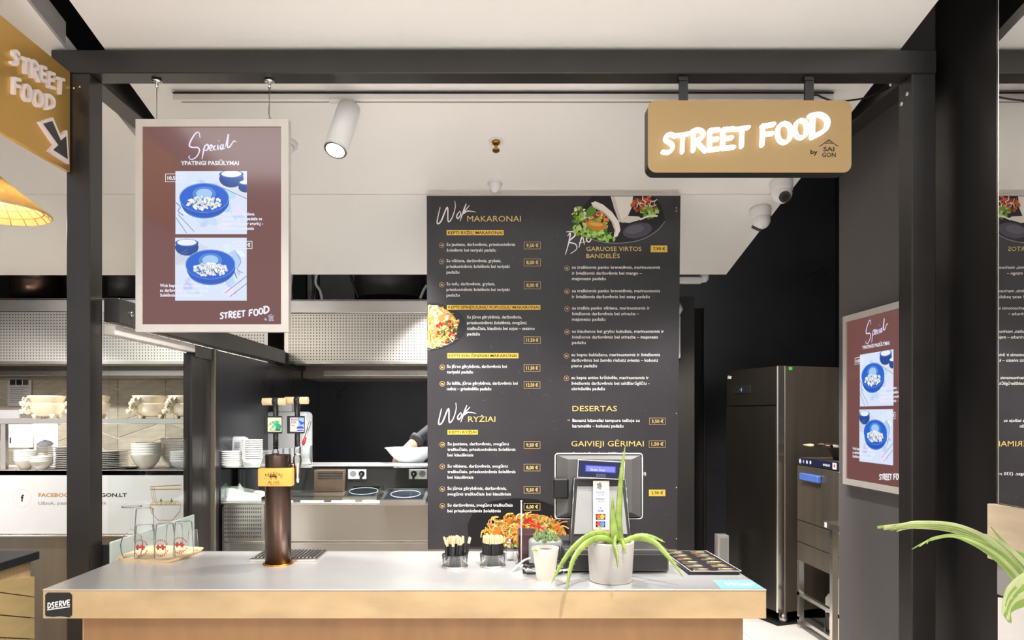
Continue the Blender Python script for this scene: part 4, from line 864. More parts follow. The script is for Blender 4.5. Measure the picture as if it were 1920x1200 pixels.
def food(x0_, y0_, x1_, y1_, kind):
    a.rect(x0_, y0_, x1_, y1_, (222, 233, 255)); cl = (x0_, y0_, x1_, y1_)
    scatter(a, (x0_+x1_)/2, (y0_+y1_)/2, 64, 56, 40, [(210, 224, 252), (232, 240, 255), (200, 218, 252)], (5, 13), clip=(x0_+13, y0_+13, x1_-13, y1_-13))
    def cp(pts): return [(min(max(p, x0_), x1_), min(max(q, y0_), y1_)) for p, q in pts]
    def ce(cx, cy, rx, ry, col, n=30): a.poly(cp([(cx+rx*math.cos(6.283*i/n), cy+ry*math.sin(6.283*i/n)) for i in range(n)]), col)
    def sb(cx, cy, rx): ce(cx, cy+5, rx, rx*.72, (30, 74, 150)); ce(cx, cy-3, rx, rx*.34, (44, 96, 186)); ce(cx, cy-4, rx*.82, rx*.27, (240, 244, 255))
    if kind == 0:
        a.poly(cp([(406, 345), (412, 336), (463, 355), (463, 372)]), (226, 228, 240)); a.line([(406, 347), (463, 373)], 1, (90, 110, 160), False)
        sb(434, 330, 23); sb(461, 346, 14); bx_, by_ = 383, 371
        a.line([(330, 408), (350, 437)], .9, (50, 60, 100), False); a.line([(334, 402), (364, 434)], .9, (50, 60, 100), False); a.line([(330, 380), (338, 388), (334, 396), (344, 404)], 2, (120, 150, 220))
    else:
        a.poly(cp([(329, 472), (360, 452), (392, 464), (348, 496), (329, 498)]), (216, 220, 236)); sb(351, 459, 22); bx_, by_ = 395, 496
        for i in range(4): a.line([(330, 480+i*5), (352, 468+i*5)], .5, (150, 165, 205), False)
        a.line([(422, 550), (463, 518)], .9, (50, 60, 110), False); a.line([(431, 557), (463, 532)], .9, (50, 60, 110), False); a.line([(440, 470), (452, 490), (445, 505), (456, 512)], 1.6, (140, 165, 225)); a.line([(438, 506), (445, 522)], 1.4, (40, 60, 120))
    ce(bx_, by_+13, 42, 26, (84, 140, 230)); ce(bx_+1, by_+6, 46, 31, (34, 88, 190)); ce(bx_, by_, 47, 28, (120, 164, 228)); ce(bx_, by_+.5, 45.5, 26.8, (36, 100, 212)); ce(bx_, by_-7, 22, 14, (84, 140, 220)); ce(bx_, by_-8, 15, 9, (170, 206, 250))
    scatter(a, bx_, by_+10, 32, 12, 130, [(240, 244, 240), (252, 252, 248), (214, 226, 224)], (1.6, 3.6)); scatter(a, bx_, by_+9, 29, 11, 34, [(130, 170, 130), (210, 150, 150), (160, 190, 160), (190, 170, 140)], (.7, 1.6))
food(329, 321, 463, 439, 0); food(329, 446, 463, 564, 1)
def ptag(s, x0_, y0_, x1_, y1_): a.frame(x0_, y0_, x1_, y1_, 1, (245, 245, 255)); a.text(s, x0_+4, y1_-4.2, 6.4, (240, 240, 252), x1_-3.5, .035)
ptag('10,50 €', 311, 326.5, 347, 342); ptag('12,50 €', 438.5, 452.5, 474, 467)
for i, (s, e) in enumerate((('Wok kepta jautiena', 478), ('juodųjų pipirų padaže su', 492), ('basmati ryžiais ir agurkų -', 494), ('kalendros salotomis', 477))): a.text(s, 418, 404.5+i*9, 5.6, (240, 240, 255), e, .03)
for i, (s, e) in enumerate((('Wok keptos jūros gėrybės', 381), ('su daržovėmis, prieskoninėmis', 392), ('žolelėmis ir basmati ryžiais', 381))): a.text(s, 301, 538.5+i*9, 5.6, (240, 240, 255), e, .03)
def logo(a, X0, Y0, X1, Y1, col, w=.2):
    lx0, lx1 = LOGO[0][1], LOGO[-1][3]; ly0, ly1 = min(l[2] for l in LOGO), max(l[4] for l in LOGO); f = lambda x: X0+(x-lx0)/(lx1-lx0)*(X1-X0); g_ = lambda y: Y0+(y-ly0)/(ly1-ly0)*(Y1-Y0)
    for c, p, q, r, s_ in LOGO:
        for st_ in brush(c, f(p), g_(q), f(r), g_(s_)): a.line(st_, w*abs(g_(s_)-g_(q)), col, False)
logo(a, 413, 575, 505, 598, (244, 242, 250), .24)
def house(a, x, y, s, col, lettering=True):
    a.line([(x-9*s, y-4*s), (x, y-10*s), (x+9*s, y-4*s), (x-9*s, y-4*s)], 1.2*s, col, False)
    if lettering: a.text('SAI', x-6*s, y+3*s, 5.2*s, col, x+6*s, .02); a.text('GON', x-7.5*s, y+10*s, 5.2*s, col, x+7.5*s, .02)
a.text('by', 497, 600.5, 4, (220, 225, 255), 501.5, .03); house(a, 509, 596, .62, (226, 230, 255)); 
scr = a.part('display', M['screen'], ts)
for nm, x in (('cable_hook', 294), ('cable_hook', 505)):
    zz = 3.005; X_ = PX(x, SD+.01)
    h_ = B().lathe((X_, SD+.01, zz), [(.001, -.012), (.022, -.01), (.022, -.004), (.012, 0)], 16).tube([(X_, SD+.01, zz-.012), (X_, SD+.01, zz-.035)], .007, 8).part('ceiling_hook', M['chrome'], ts)
    B().cyl((X_, SD+.01, zz-.034), (X_, SD+.01, z1), .0018, n=6).part('hanging_wire', M['steel_dark'], h_)
B().tube(smoothpts([(PX(503, SD), SD+.012, 2.9), (PX(502, SD), SD+.012, 2.86), (PX(508, SD), SD+.014, z1)]), .0015, 5).part('spare_wire', M['steel_dark'], ts)
# the second screen on the charcoal wall: a turned copy without the hanging gear
t2 = thing('poster_screen', 'portrait poster screen mounted flat on the charcoal side wall', 'screen', (1.945, 3.6, 0))
for ch in list(ts.children):
    if ch.name.startswith(('ceiling_hook', 'spare_wire')): continue
    c = ch.copy(); COL.objects.link(c); c.parent = t2
base = wloc(ts); dS = 3.89                       # far (left) edge of the copy
t2.rotation_euler.z = -math.pi/2
wS = x1-x0; t2.location = (1.945, dS-(base.x-x0), PZ(907, dS)+.0)
# ================================================================ hanging logo sign
GDp = 2.99
sg = thing('hanging_sign', 'gold rounded box sign with lit white brush lettering', 'sign', W(1406, 323, GDp))
def rrect(xa, xb, za, zb2, r, y, k=6):
    out = []
    for cx_, cz_, a0 in ((xb-r, zb2-r, 0), (xa+r, zb2-r, 1.5708), (xa+r, za+r, 3.1416), (xb-r, za+r, 4.7124)):
        for s_ in range(k+1): an = a0+s_*1.5708/k; out.append((cx_+r*math.cos(an), y, cz_+r*math.sin(an)))
    return out
sx0, sx1, sz0, sz1 = PX(1215, GDp), PX(1596.5, GDp), PZ(323.5, GDp), PZ(188, GDp)
B().prism(rrect(sx0, sx1, sz0, sz1, .035, GDp), (0, .004, 0)).part('face', M['gold'], sg)
B().prism(rrect(sx0+.001, sx1-.001, sz0+.001, sz1-.001, .035, GDp+.004), (0, .066, 0)).part('box', M['blackpl'], sg)
fn = plane_fn((0, GDp, 0), (0, 1, 0))
for c, p, q, r, s_ in LOGO:
    b = B()
    for st_ in brush(c, p, q, r, s_): b.ribbon([fn(*z) for z in st_], .17*(s_-q)/F*GDp, (0, -.02-.0004*len(b.v)/100, 0))
    b.part('letter', M['glow'], sg, 'lit white letter '+c)
a = Art(fn, (0, -1, 0)); k = (34, 28, 24)
a.text('by', 1519.5, 289, 8, k, 1533, .03); ox, oy = 1180, 120
cc = lambda x, y: (1180+x/3.529, 120+y/3.529)
a.line([cc(1257, 544), cc(1275, 535), cc(1320, 500), cc(1365, 535), cc(1383, 544)], 1.5, k, False); a.line([cc(1275, 535), cc(1290, 524), cc(1350, 524), cc(1365, 535)], 1.1, k, False)
a.line([cc(1320, 500), cc(1300, 528)], .9, k, False); a.line([cc(1320, 500), cc(1340, 528)], .9, k, False); a.line([cc(1320, 500), cc(1320, 526)], .9, k, False)
a.text('SAI', cc(1283, 0)[0], cc(0, 577)[1], 28/3.529, k, cc(1356, 0)[0], .02); a.text('GON', cc(1275, 0)[0], cc(0, 615)[1], 28/3.529, k, cc(1366, 0)[0], .02)
a.part('logo_print', M['print'], sg)
for x in (1281.5, 1517):
    h_ = B().box(PX(x-8, 3.03), PX(x+8, 3.03), 3.025, 3.04, sz1-.02, 3.004).part('strap', M['blackpl'], sg); B().box(PX(x-10, 3.03), PX(x+6, 3.03), 3.02, 3.05, 2.985, 3.003).part('clamp', M['blackpl'], h_)
B().tube(smoothpts([W(1512, 184, 3.06), W(1530, 178, 3.06), W(1545, 184, 3.07), W(1570, 190, 3.08), W(1620, 184, 3.1), W(1655, 170, 3.12), (1.79, 3.16, 3.02)]), .004, 6).top('cable', M['cable'], 'black cable from the gold sign to the right beam', 'cable')
# ---- side sign with arrow (plane facing right)
SX = -1.772
sd = thing('direction_sign', 'gold side sign with raised pale letters and a dark arrow', 'sign', (SX, 2.6, 2.58))
B().box(SX-.02, SX, 2.1, 2.992, PZ(323, 2.992), PZ(135, 2.992), .002).part('panel', mat('yellow_gold', (214, 170, 90), .35, .6, .04, 3), sd)
def sfn(x, y):
    d = SX*F/(x-CX); return Vector((SX, d, PZ(y, d)))
def sletters(word, boxes):
    for c, (p, q, r, s_, sh) in zip(word, boxes):
        b = B()
        for st_ in brush(c, 0, 0, 1, 1):
            b.ribbon([sfn(p+(r-p)*u, q+(s_-q)*v+sh*u) for u, v in st_], .0125, (.014+.0004*len(b.v)/100, 0, 0))
        b.part('letter', M['letter'], sd)
sletters('STREET', [(17, 92, 31, 119, 6), (35, 105, 50, 133, 7), (52, 111, 68, 143, 9), (71, 122, 82, 150, 6), (85, 133, 98, 163, 6), (101, 143, 115, 172, 6)])
sletters('FOOD', [(20, 144, 32, 174, 6), (37, 156, 54, 186, 6), (58, 167, 75, 196, 6), (79, 176, 97, 203, 6)])
ar = [(68, 229), (93, 220), (108, 255), (120, 244), (124, 308), (86, 283), (97, 272)]
cen = (sum(p[0] for p in ar)/7, sum(p[1] for p in ar)/7)
b = B(); b.prism([sfn(*p) for p in ar], (.014, 0, 0)); aw = b.part('arrow', M['letter'], sd, 'white-edged dark arrow')
ari = [(74, 232), (91, 227), (107, 264), (117, 256), (120, 298), (93, 281), (103, 272)]
b = B(); b.prism([sfn(*p)+Vector((.014, 0, 0)) for p in ari], (.002, 0, 0)); b.part('arrow_face', M['greydk'], aw)
# ================================================================ ceiling fixtures
tk = thing('light_track', 'long white lighting track across the sloping ceiling', 'track', (0, 3.27, sof(3.27)-.05))
yT = 3.27; xa, xb = PX(324, yT), PX(1563, yT)
zz = PZ(187, yT); b = B(); b.box(xa, xb, yT-.0, yT+.045, zz, zz+.029, .002); b.part('rail', M['soffit'], tk)
B().box(xa, xb, yT-.004, yT+.045, zz+.0295, sof(yT+.045)-.0005).part('slot_body', M['blackpl'], tk)
B().box(xa+.03, xb-.01, yT+.02, yT+.026, zz-.001, zz).part('contact_groove', M['blackpl'], tk)
hd = thing('spotlight', 'white cylindrical track spotlight aimed down to the left', 'spotlight', W(638, 187, yT))
B().box(PX(617, yT), PX(651, yT), yT-.02, yT+.015, zz-.014, zz-.001, .003).part('adapter', M['white'], hd)
A = W(655, 203, yT); E_ = W(629, 281, yT-.1); ax = (E_-A).normalized()
B().cyl(W(643, 190, yT), W(645, 199, yT), .014, n=14).part('swivel', M['white'], hd)
B().tube([A-ax*.004, A+ax*.03, E_], [.05, .0535, .0535], 28).part('head', M['white'], hd)
B().tube([E_, E_+ax*.004], [.053, .05], 28).part('rim', M['chrome'], hd); B().tube([E_+ax*.0041, E_+ax*.0045], [.042, .042], 24).part('lens', M['bulb'], hd)
def ceil_pt(x, y):
    dr_ = Vector(((x-CX)/F, 1, -(y-HY)/F)); # plane z = 3.12-.233(y-3)
    t = (3.12+.699-H)/(dr_.z+.233); return Vector((0, 0, H))+dr_*t
cnorm = Vector((0, -.233, -1)).normalized()
p = ceil_pt(930, 265); sk_ = thing('sprinkler', 'brass fire sprinkler head on the ceiling', 'sprinkler', p)
B().tube([p, p+cnorm*.004], [.04, .038], 24).part('plate', M['white'], sk_); B().tube([p+cnorm*.004, p+cnorm*.016], [.024, .016], 16).tube([p+cnorm*.016, p+cnorm*.05], .008, 10).tube([p+cnorm*.05, p+cnorm*.056], [.02, .018], 16).part('nozzle', M['brass'], sk_)
p = ceil_pt(928, 343); dm = thing('motion_sensor', 'small white dome sensor above the menu board', 'sensor', p)
q_ = cnorm.to_track_quat('Z', 'X').to_matrix().to_4x4(); 
def on_ceiling(b, p): b.v = [Vector(p)+(q_ @ v) for v in b.v]; return b
on_ceiling(B().lathe((0, 0, 0), [(.036, 0), (.036, .02), (.03, .042), (.017, .056), (.001, .06)], 20), p).part('dome', M['white'], dm); on_ceiling(B().lathe((0, 0, 0), [(.044, 0), (.044, .006), (.001, .007)], 20), p).part('base', M['white'], dm)
p = ceil_pt(540, 268); dm = thing('smoke_detector', 'white round detector half hidden behind the hanging screen', 'detector', p)
on_ceiling(B().lathe((0, 0, 0), [(.05, 0), (.05, .02), (.001, .022)], 20), p).part('base', M['white'], dm); on_ceiling(B().lathe((0, 0, .0), [(.036, .022), (.03, .045), (.001, .05)], 20), p).part('sensing_cap', M['white'], dm)
def cctv(label, x, y, r, aim):
    p = ceil_pt(x, y); t = thing('security_camera', label, 'camera', p); aim = Vector(aim).normalized()
    on_ceiling(B().lathe((0, 0, 0), [(r, 0), (r, .018), (r*.95, .055), (r*.8, .07)], 24), p).part('base', M['white'], t)
    c = p+cnorm*.075; b = B(); b.lathe(c, [(r*.86*math.sin(math.pi*i/12)+1e-5, -r*.86*math.cos(math.pi*i/12)) for i in range(13)], 20); b.part('ball', M['white'], t)
    e = c+aim*r*.62; b = B(); b.tube([e, e+aim*r*.34], [r*.5, r*.48], 20); b.part('lens_ring', M['greydk'], t); b = B(); b.tube([e+aim*r*.345, e+aim*r*.36], [r*.3, r*.26], 16); b.part('lens', M['blackpl'], t)
cctv('white dome camera facing the counter under the gold sign', 1464, 341, .064, (-.02, -.75, -.55))
cctv('white dome camera turned away, lower on the ceiling edge', 1425, 392, .064, (-.35, .4, -.8))
# ---- conical bamboo lamp
lc = Vector((PX(-8, 3.1), 3.1, PZ(398, 3.1))); R_ = .21; hz_ = .165
lp = thing('pendant_lamp', 'conical woven bamboo hat pendant lamp at the left edge', 'lamp', lc)
b = B(); n = 48; prof = [(R_, 0), (R_*.9, .022), (R_*.5, .085), (.012, hz_)]
b.lathe(lc, prof, n); b.v += []; 
sh = B(); sh.lathe(lc, prof, n); sh.lathe(lc, [(r-.004 if r > .02 else .006, z-.004) for r, z in prof], n); sh.f = [f for f in sh.f if len(f) <= 4]; sh.m = sh.m[:len(sh.f)]; sh.sm = [True]*len(sh.f)
def weave():
    m = mat('bamboo_lit', (228, 198, 134), .6, 0, .12, 40); nt = m.node_tree; p_ = nt.nodes['Principled BSDF']
    p_.inputs['Transmission Weight'].default_value = 0; p_.inputs['Subsurface Weight'].default_value = 0
    tl = nt.nodes.new('ShaderNodeBsdfTranslucent'); tl.inputs[0].default_value = sr(240, 214, 160)+(1,); mx = nt.nodes.new('ShaderNodeMixShader'); mx.inputs[0].default_value = .45
    o = nt.nodes['Material Output']; nt.links.new(p_.outputs[0], mx.inputs[1]); nt.links.new(tl.outputs[0], mx.inputs[2]); nt.links.new(mx.outputs[0], o.inputs[0]); return m
sh.part('shade', weave(), lp)
b = B()
for i in range(20):
    an = 6.2832*i/20; b.tube([lc+Vector((math.cos(an)*r*.98, math.sin(an)*r*.98, z-.006)) for r, z in prof], .0016, 4)
for k in range(5):
    t = (k+1)/6; r = R_*(1-t*.9); z = hz_*t*.92; b.tube([lc+Vector((math.cos(6.2832*i/32)*r, math.sin(6.2832*i/32)*r, z-.006)) for i in range(33)], .0016, 4)
b.part('ribs', mat('dark_bamboo', (170, 120, 60), .6), lp)
b = B(); b.tube([lc+Vector((math.cos(6.2832*i/40)*R_, math.sin(6.2832*i/40)*R_, 0)) for i in range(41)], .005, 6); b.part('rim', M['bamboo'], lp)
B().lathe(lc+Vector((0, 0, .03)), [(.001, 0), (.022, .01), (.03, .03), (.022, .055), (.012, .075)], 16).part('bulb', M['bulb'], lp)
B().cyl(lc+Vector((0, 0, hz_)), (lc.x, lc.y, sof(lc.y)), .004, n=6).part('cord', M['cable'], lp)
pl_ = bpy.data.lights.new('pendant_light', 'POINT'); pl_.energy = 4; pl_.color = (1, .9, .7); pl_.shadow_soft_size = .03; o = bpy.data.objects.new('pendant_light', pl_); COL.objects.link(o); o.location = lc+Vector((0, 0, -.01))
# ================================================================ prep counter behind (black kitchen)
PD = 4.3; XP0, XP1 = PX(414, PD), 1.0
DK_Z, SH_Z = PZ(942, PD), PZ(877, PD)
pc = thing('prep_counter', 'stainless refrigerated prep counter with a glass top case', 'counter', ((XP0+XP1)/2, 4.65, 0))
B().box(PX(418, PD), PX(496, PD), PD, PD+.02, PZ(1016, PD), PZ(945, PD), .004).part('vent_panel', M['steel'], pc)
b = B()
for g_ in range(4):
    for rw in range(2):
        for i in range(20):
            x = PX(421.5+i*3.5, PD); z = PZ(951.5+g_*15.3+rw*7, PD); b.box(x, x+.0045, PD-.0008, PD, z-.013, z)
b.part('vent_slots', M['blackpl'], pc, kind='stuff')
B().box(PX(497, PD), XP1, PD, PD+.02, PZ(1015, PD), PZ(944, PD), .003).part('front_panel', M['steel'], pc)
B().box(XP0+.01, XP1, PD+.01, PD+.6, PZ(1034, PD)-.1, PZ(1018, PD), .003).part('base_rail', M['steel'], pc)
B().box(XP0, XP1, PD+.022, PD+.72, .1, DK_Z-.03).part('body', M['steel_dark'], pc)
B().box(XP0, XP1, PD-.004, PD+.72, DK_Z-.012, DK_Z, .003).part('deck', M['steel'], pc)
B().box(XP0, PX(800, 4.3)+.6, PD, PD+.44, SH_Z-.008, SH_Z, .001).part('glass_top', mat_glass('green_glass', (.90, .95, .92), .2), pc)
B().box(XP0, PX(800, 4.3)+.6, PD, PD+.006, DK_Z+.004, SH_Z-.008).part('glass_front', M['pane'], pc)
B().box(XP0, PX(800, 4.3)+.6, PD+.17, PD+.44, SH_Z+.0005, SH_Z+.004).part('top_mat', M['steel_top'], pc)
b = B(); b.box(XP0, XP0+.012, PD, PD+.43, DK_Z, SH_Z-.008); b.part('glass_end', M['pane'], pc)
for i in range(5): x = PX(505+i*58, PD); B().box(x, x+.14, PD+.002, PD+.02, DK_Z, DK_Z+.01).part('clip_strip', M['white'], pc)
for x, lab in ((653, 'double white wall socket beside the brown box'), (767, 'double white wall socket at the menu board edge')):
    d = 5.0; t = thing('wall_socket', lab, 'socket', W(x+17, 898, d))
    B().box(PX(x, d), PX(x+34, d), d-.01, d+.005, PZ(898, d), PZ(880, d), .002).part('plate', M['white'], t)
    for k in (0, 1):
        c = W(x+9+k*16, 888.5, d-.011); B().tube([c, c+Vector((0, .002, 0))], .022, 16).part('socket_well' if not (k == (x < 700)) else 'plug', M['grey'] if not (k == (x < 700)) else M['blackpl'], t)
    c = W(x+9+(16 if x < 700 else 0), 889, d-.012); B().tube(smoothpts([c, c+Vector((0, -.03, -.005)), c+Vector((.0, -.035, -.06))]), .008, 8).part('plug_lead', M['cable'], t)
B().box(XP0, XP1, 5.01, 5.04, .1, SH_Z-.02).top('wall_low', M['wallblack'], 'low black upstand wall behind the prep counter', kind='structure')
t = thing('brown_box', 'brown slatted box behind the glass case', 'box', W(618, 902, 4.95))
B().box(PX(592, 4.95), PX(646, 4.95), 4.9, 5.0, DK_Z+.001, PZ(881, 4.95), .003).part('body', mat('dark_brown', (92, 72, 56), .5, 0, .2, 20), t)
for z in (886, 891, 896): B().box(PX(596, 4.9), PX(642, 4.9), 4.895, 4.9, PZ(z+1, 4.9), PZ(z-1, 4.9)).part('slat', M['greydk'], t)
def hob(label, x0, x1, y0, y1):
    p0, p1 = G(x0, y1, DK_Z+.03), G(x1, y1, DK_Z+.03); p1.y = p0.y; dd = .3
    t = thing('induction_hob', label, 'hob', ((p0.x+p1.x)/2, p0.y+.15, DK_Z))
    b = B(); b.prism([(p0.x, p0.y, DK_Z+.001), (p0.x, p0.y+dd, DK_Z+.001), (p0.x, p0.y+dd, DK_Z+.07), (p0.x, p0.y, DK_Z+.03)], (p1.x-p0.x, 0, 0)); b.part('case', M['steel'], t)
    b = B(); n_ = Vector((0, -.04, dd)).normalized()
    q = [Vector((x, p0.y+dd*s_, DK_Z+.03+.04*s_)) for x, s_ in ((p0.x+.02, .08), (p1.x-.02, .08), (p1.x-.02, .9), (p0.x+.02, .9))]; b.prism(q, n_*.002); b.part('glass_surface', mat('hob_glass', (40, 44, 54), .08), t)
    b = B(); c = (q[0]+q[2])/2; b.tube([c+n_*.0025+Vector((math.cos(6.283*i/24)*.09, math.sin(6.283*i/24)*.09, math.sin(6.283*i/24)*.012)) for i in range(25)], .0015, 4); b.part('ring_mark', M['white'], t)
hob('narrow induction hob on the prep deck, farther from the menu board', 642, 706, 918, 932); hob('wide induction hob on the prep deck by the menu board', 712, 798, 918, 938)
# boards of stock on the glass top
ORD = 'first second third fourth fifth sixth seventh eighth ninth tenth eleventh twelfth'.split()
def stack(proto_fn, n, dz, label, grp, jit=0.):
    o0 = proto_fn()
    for i in range(n):
        o = o0 if i == 0 else copy_tree(o0)
        if i: o.location = o0.location+Vector((random.uniform(-jit, jit), random.uniform(-jit, jit), dz*i))
        if jit: o.rotation_euler.z = random.uniform(0, 6)
        o['group'] = grp; o['label'] = (label if n == 1 else ('topmost ' if i == n-1 else 'lowest ' if i == 0 else ORD[i]+' from below, ')+label)
def bowl_fn(name, cat, p, r, h, foot, m, th=.003, shape=None):
    def f():
        t = thing(name, 'x', cat, p)
        prof = shape or [(foot, .0), (foot, .006), (foot*1.25, .012), (r*.82, h*.45), (r*.97, h*.85), (r, h)]
        inner = [(q-th, z+th*.6) for q, z in prof[2:]][::-1]
        B().lathe(p, prof+[(r-th*.3, h+.001)]+[(max(q, .002), z) for q, z in inner]+[(.002, .016)], 28).part('body', m, t)
        B().lathe(p, [(foot*.98, -.0005), (foot*.98, .0)], 20).part('foot_ring', m, t); return t
    return f
def tub_fn(name, cat, p, r, h, m, taper=.8):
    def f():
        t = thing(name, 'x', cat, p)
        B().lathe(p, [(r*taper, 0), (r*.97, h), (r*.95, h), (r*taper*.97, .003), (.001, .003)], 28).part('body', m, t)
        B().lathe(p, [(r*.97, h-.006), (r, h-.005), (r, h), (r*.955, h+.0005)], 28).part('rim', m, t); return t
    return f
gz = SH_Z+.0008
def gp(x, d): return Vector((PX(x, d), d, gz))
stack(tub_fn('takeaway_lid_tray', 'container', gp(435, 4.42), .064, .014, M['white'], .9), 8, .0115, 'flat white container in the low stack on the glass top', 'flat white containers')
stack(tub_fn('takeaway_bowl', 'bowl', gp(473, 4.4), .064, .06, M['white'], .76), 9, .0135, 'white paper bowl in the tall stack left of the beer tower', 'white paper bowls')
stack(tub_fn('clear_cup', 'cup', gp(500, 4.62), .05, .03, M['glass'], .8), 3, .03, 'clear plastic cup stacked behind the paper bowls', 'clear cups')
for i, x in enumerate((525, 537, 549)): 
    t = tub_fn('clear_glass', 'glass', gp(x, 4.58), .028, .105, M['glass'], .85)(); t['label'] = ('left', 'middle', 'right')[i]+' clear glass of three behind the beer tower top'; t['group'] = 'clear glasses behind the tower'
stack(tub_fn('plastic_tub', 'container', gp(573, 4.5), .042, .06, M['glass'], .9), 7, .011, 'clear plastic tub in the stack right of the tower', 'clear tubs')
t = thing('film_packet', 'crumpled clear film packet with a barcode behind the bowls', 'packet', gp(446, 4.62))
b = B(); b.box(PX(428, 4.62), PX(468, 4.62), 4.57, 4.66, gz, gz+.18, .03, seg=2); b.v = [v+Vector((random.uniform(-.008, .008), random.uniform(-.008, .008), 0)) for v in b.v]; b.part('film', mat('film', (176, 176, 178), .25), t)
a = Art(plane_fn((0, 4.55, 0), (0, 1, 0)), (0, -1, 0)); [a.rect(440+i*1.5, 829, 440.7+i*1.5, 840, (60, 60, 60)) for i in range(7)]; a.part('barcode', M['print'], t)
t = thing('towel_dispenser', 'grey wall dispenser behind the beer tap handles', 'dispenser', W(536, 850, 5.3))
B().box(PX(497, 5.3), PX(575, 5.3), 5.3, 5.5, gz-.3, PZ(772, 5.3), .03, seg=3).part('cover', mat('pale_grey_cover', (172, 172, 172), .4), t); B().box(PX(520, 5.4), PX(545, 5.4), 5.42, 5.5, PZ(772, 5.4), PZ(757, 5.4), .004).part('cap', M['white'], t)
t = thing('red_handled_ladle', 'steel ladle with red handle end leaning beside the dispenser', 'ladle', W(570, 832, 4.75))
B().tube([W(572, 822, 4.75), W(582, 790, 4.75)], .008, 8).part('handle', M['steel'], t); B().tube([W(569, 832, 4.75), W(572, 822, 4.75)], .011, 8).part('grip', M['red'], t); B().tube([W(569, 832, 4.75), Vector((PX(568, 4.72), 4.72, gz))], .006, 8).part('tip', M['steel'], t)
t = thing('folded_towel', 'white folded paper towel inside the glass case', 'towel', G(460, 940, DK_Z))
b = B(); z = DK_Z+.002; b.prism([(PX(418, 4.36), 4.36, z), (PX(490, 4.36), 4.36, z), (PX(487, 4.6), 4.6, z+.02), (PX(424, 4.6), 4.6, z+.02)], (0, 0, .018)); b.prism([(PX(424, 4.38), 4.38, z+.02), (PX(424, 4.4), 4.4, z+.075), (PX(452, 4.42), 4.42, z+.045), (PX(490, 4.4), 4.4, z+.03), (PX(490, 4.38), 4.38, z+.02)], (0, .15, 0)); b.part('sheets', M['paper'], t)
b = B(); b.add([W(437, 925, 4.5), W(449, 905, 4.5), W(463, 925, 4.5), W(452, 922, 4.44)], [(0, 1, 3), (3, 1, 2), (0, 3, 2), (0, 2, 1)]); b.part('napkin_peak', M['paper'], t)
t = thing('pink_glove', 'pinkish crumpled glove beside the folded towel', 'glove', W(485, 928, 4.5)); b = B(); b.tube(smoothpts([W(474, 927, 4.45), W(482, 923, 4.45), W(492, 925, 4.45), W(500, 930, 4.45)], 4), [.01, .02, .024, .012], 8, .6); b.part('palm', mat('pink_rubber', (228, 190, 186), .5), t)
for k in range(3): B().tube([W(476+k*4, 927+k, 4.45), W(468+k*5, 931+k*2, 4.42)], [.009, .006], 6).part('finger', MATS['pink_rubber'], t)
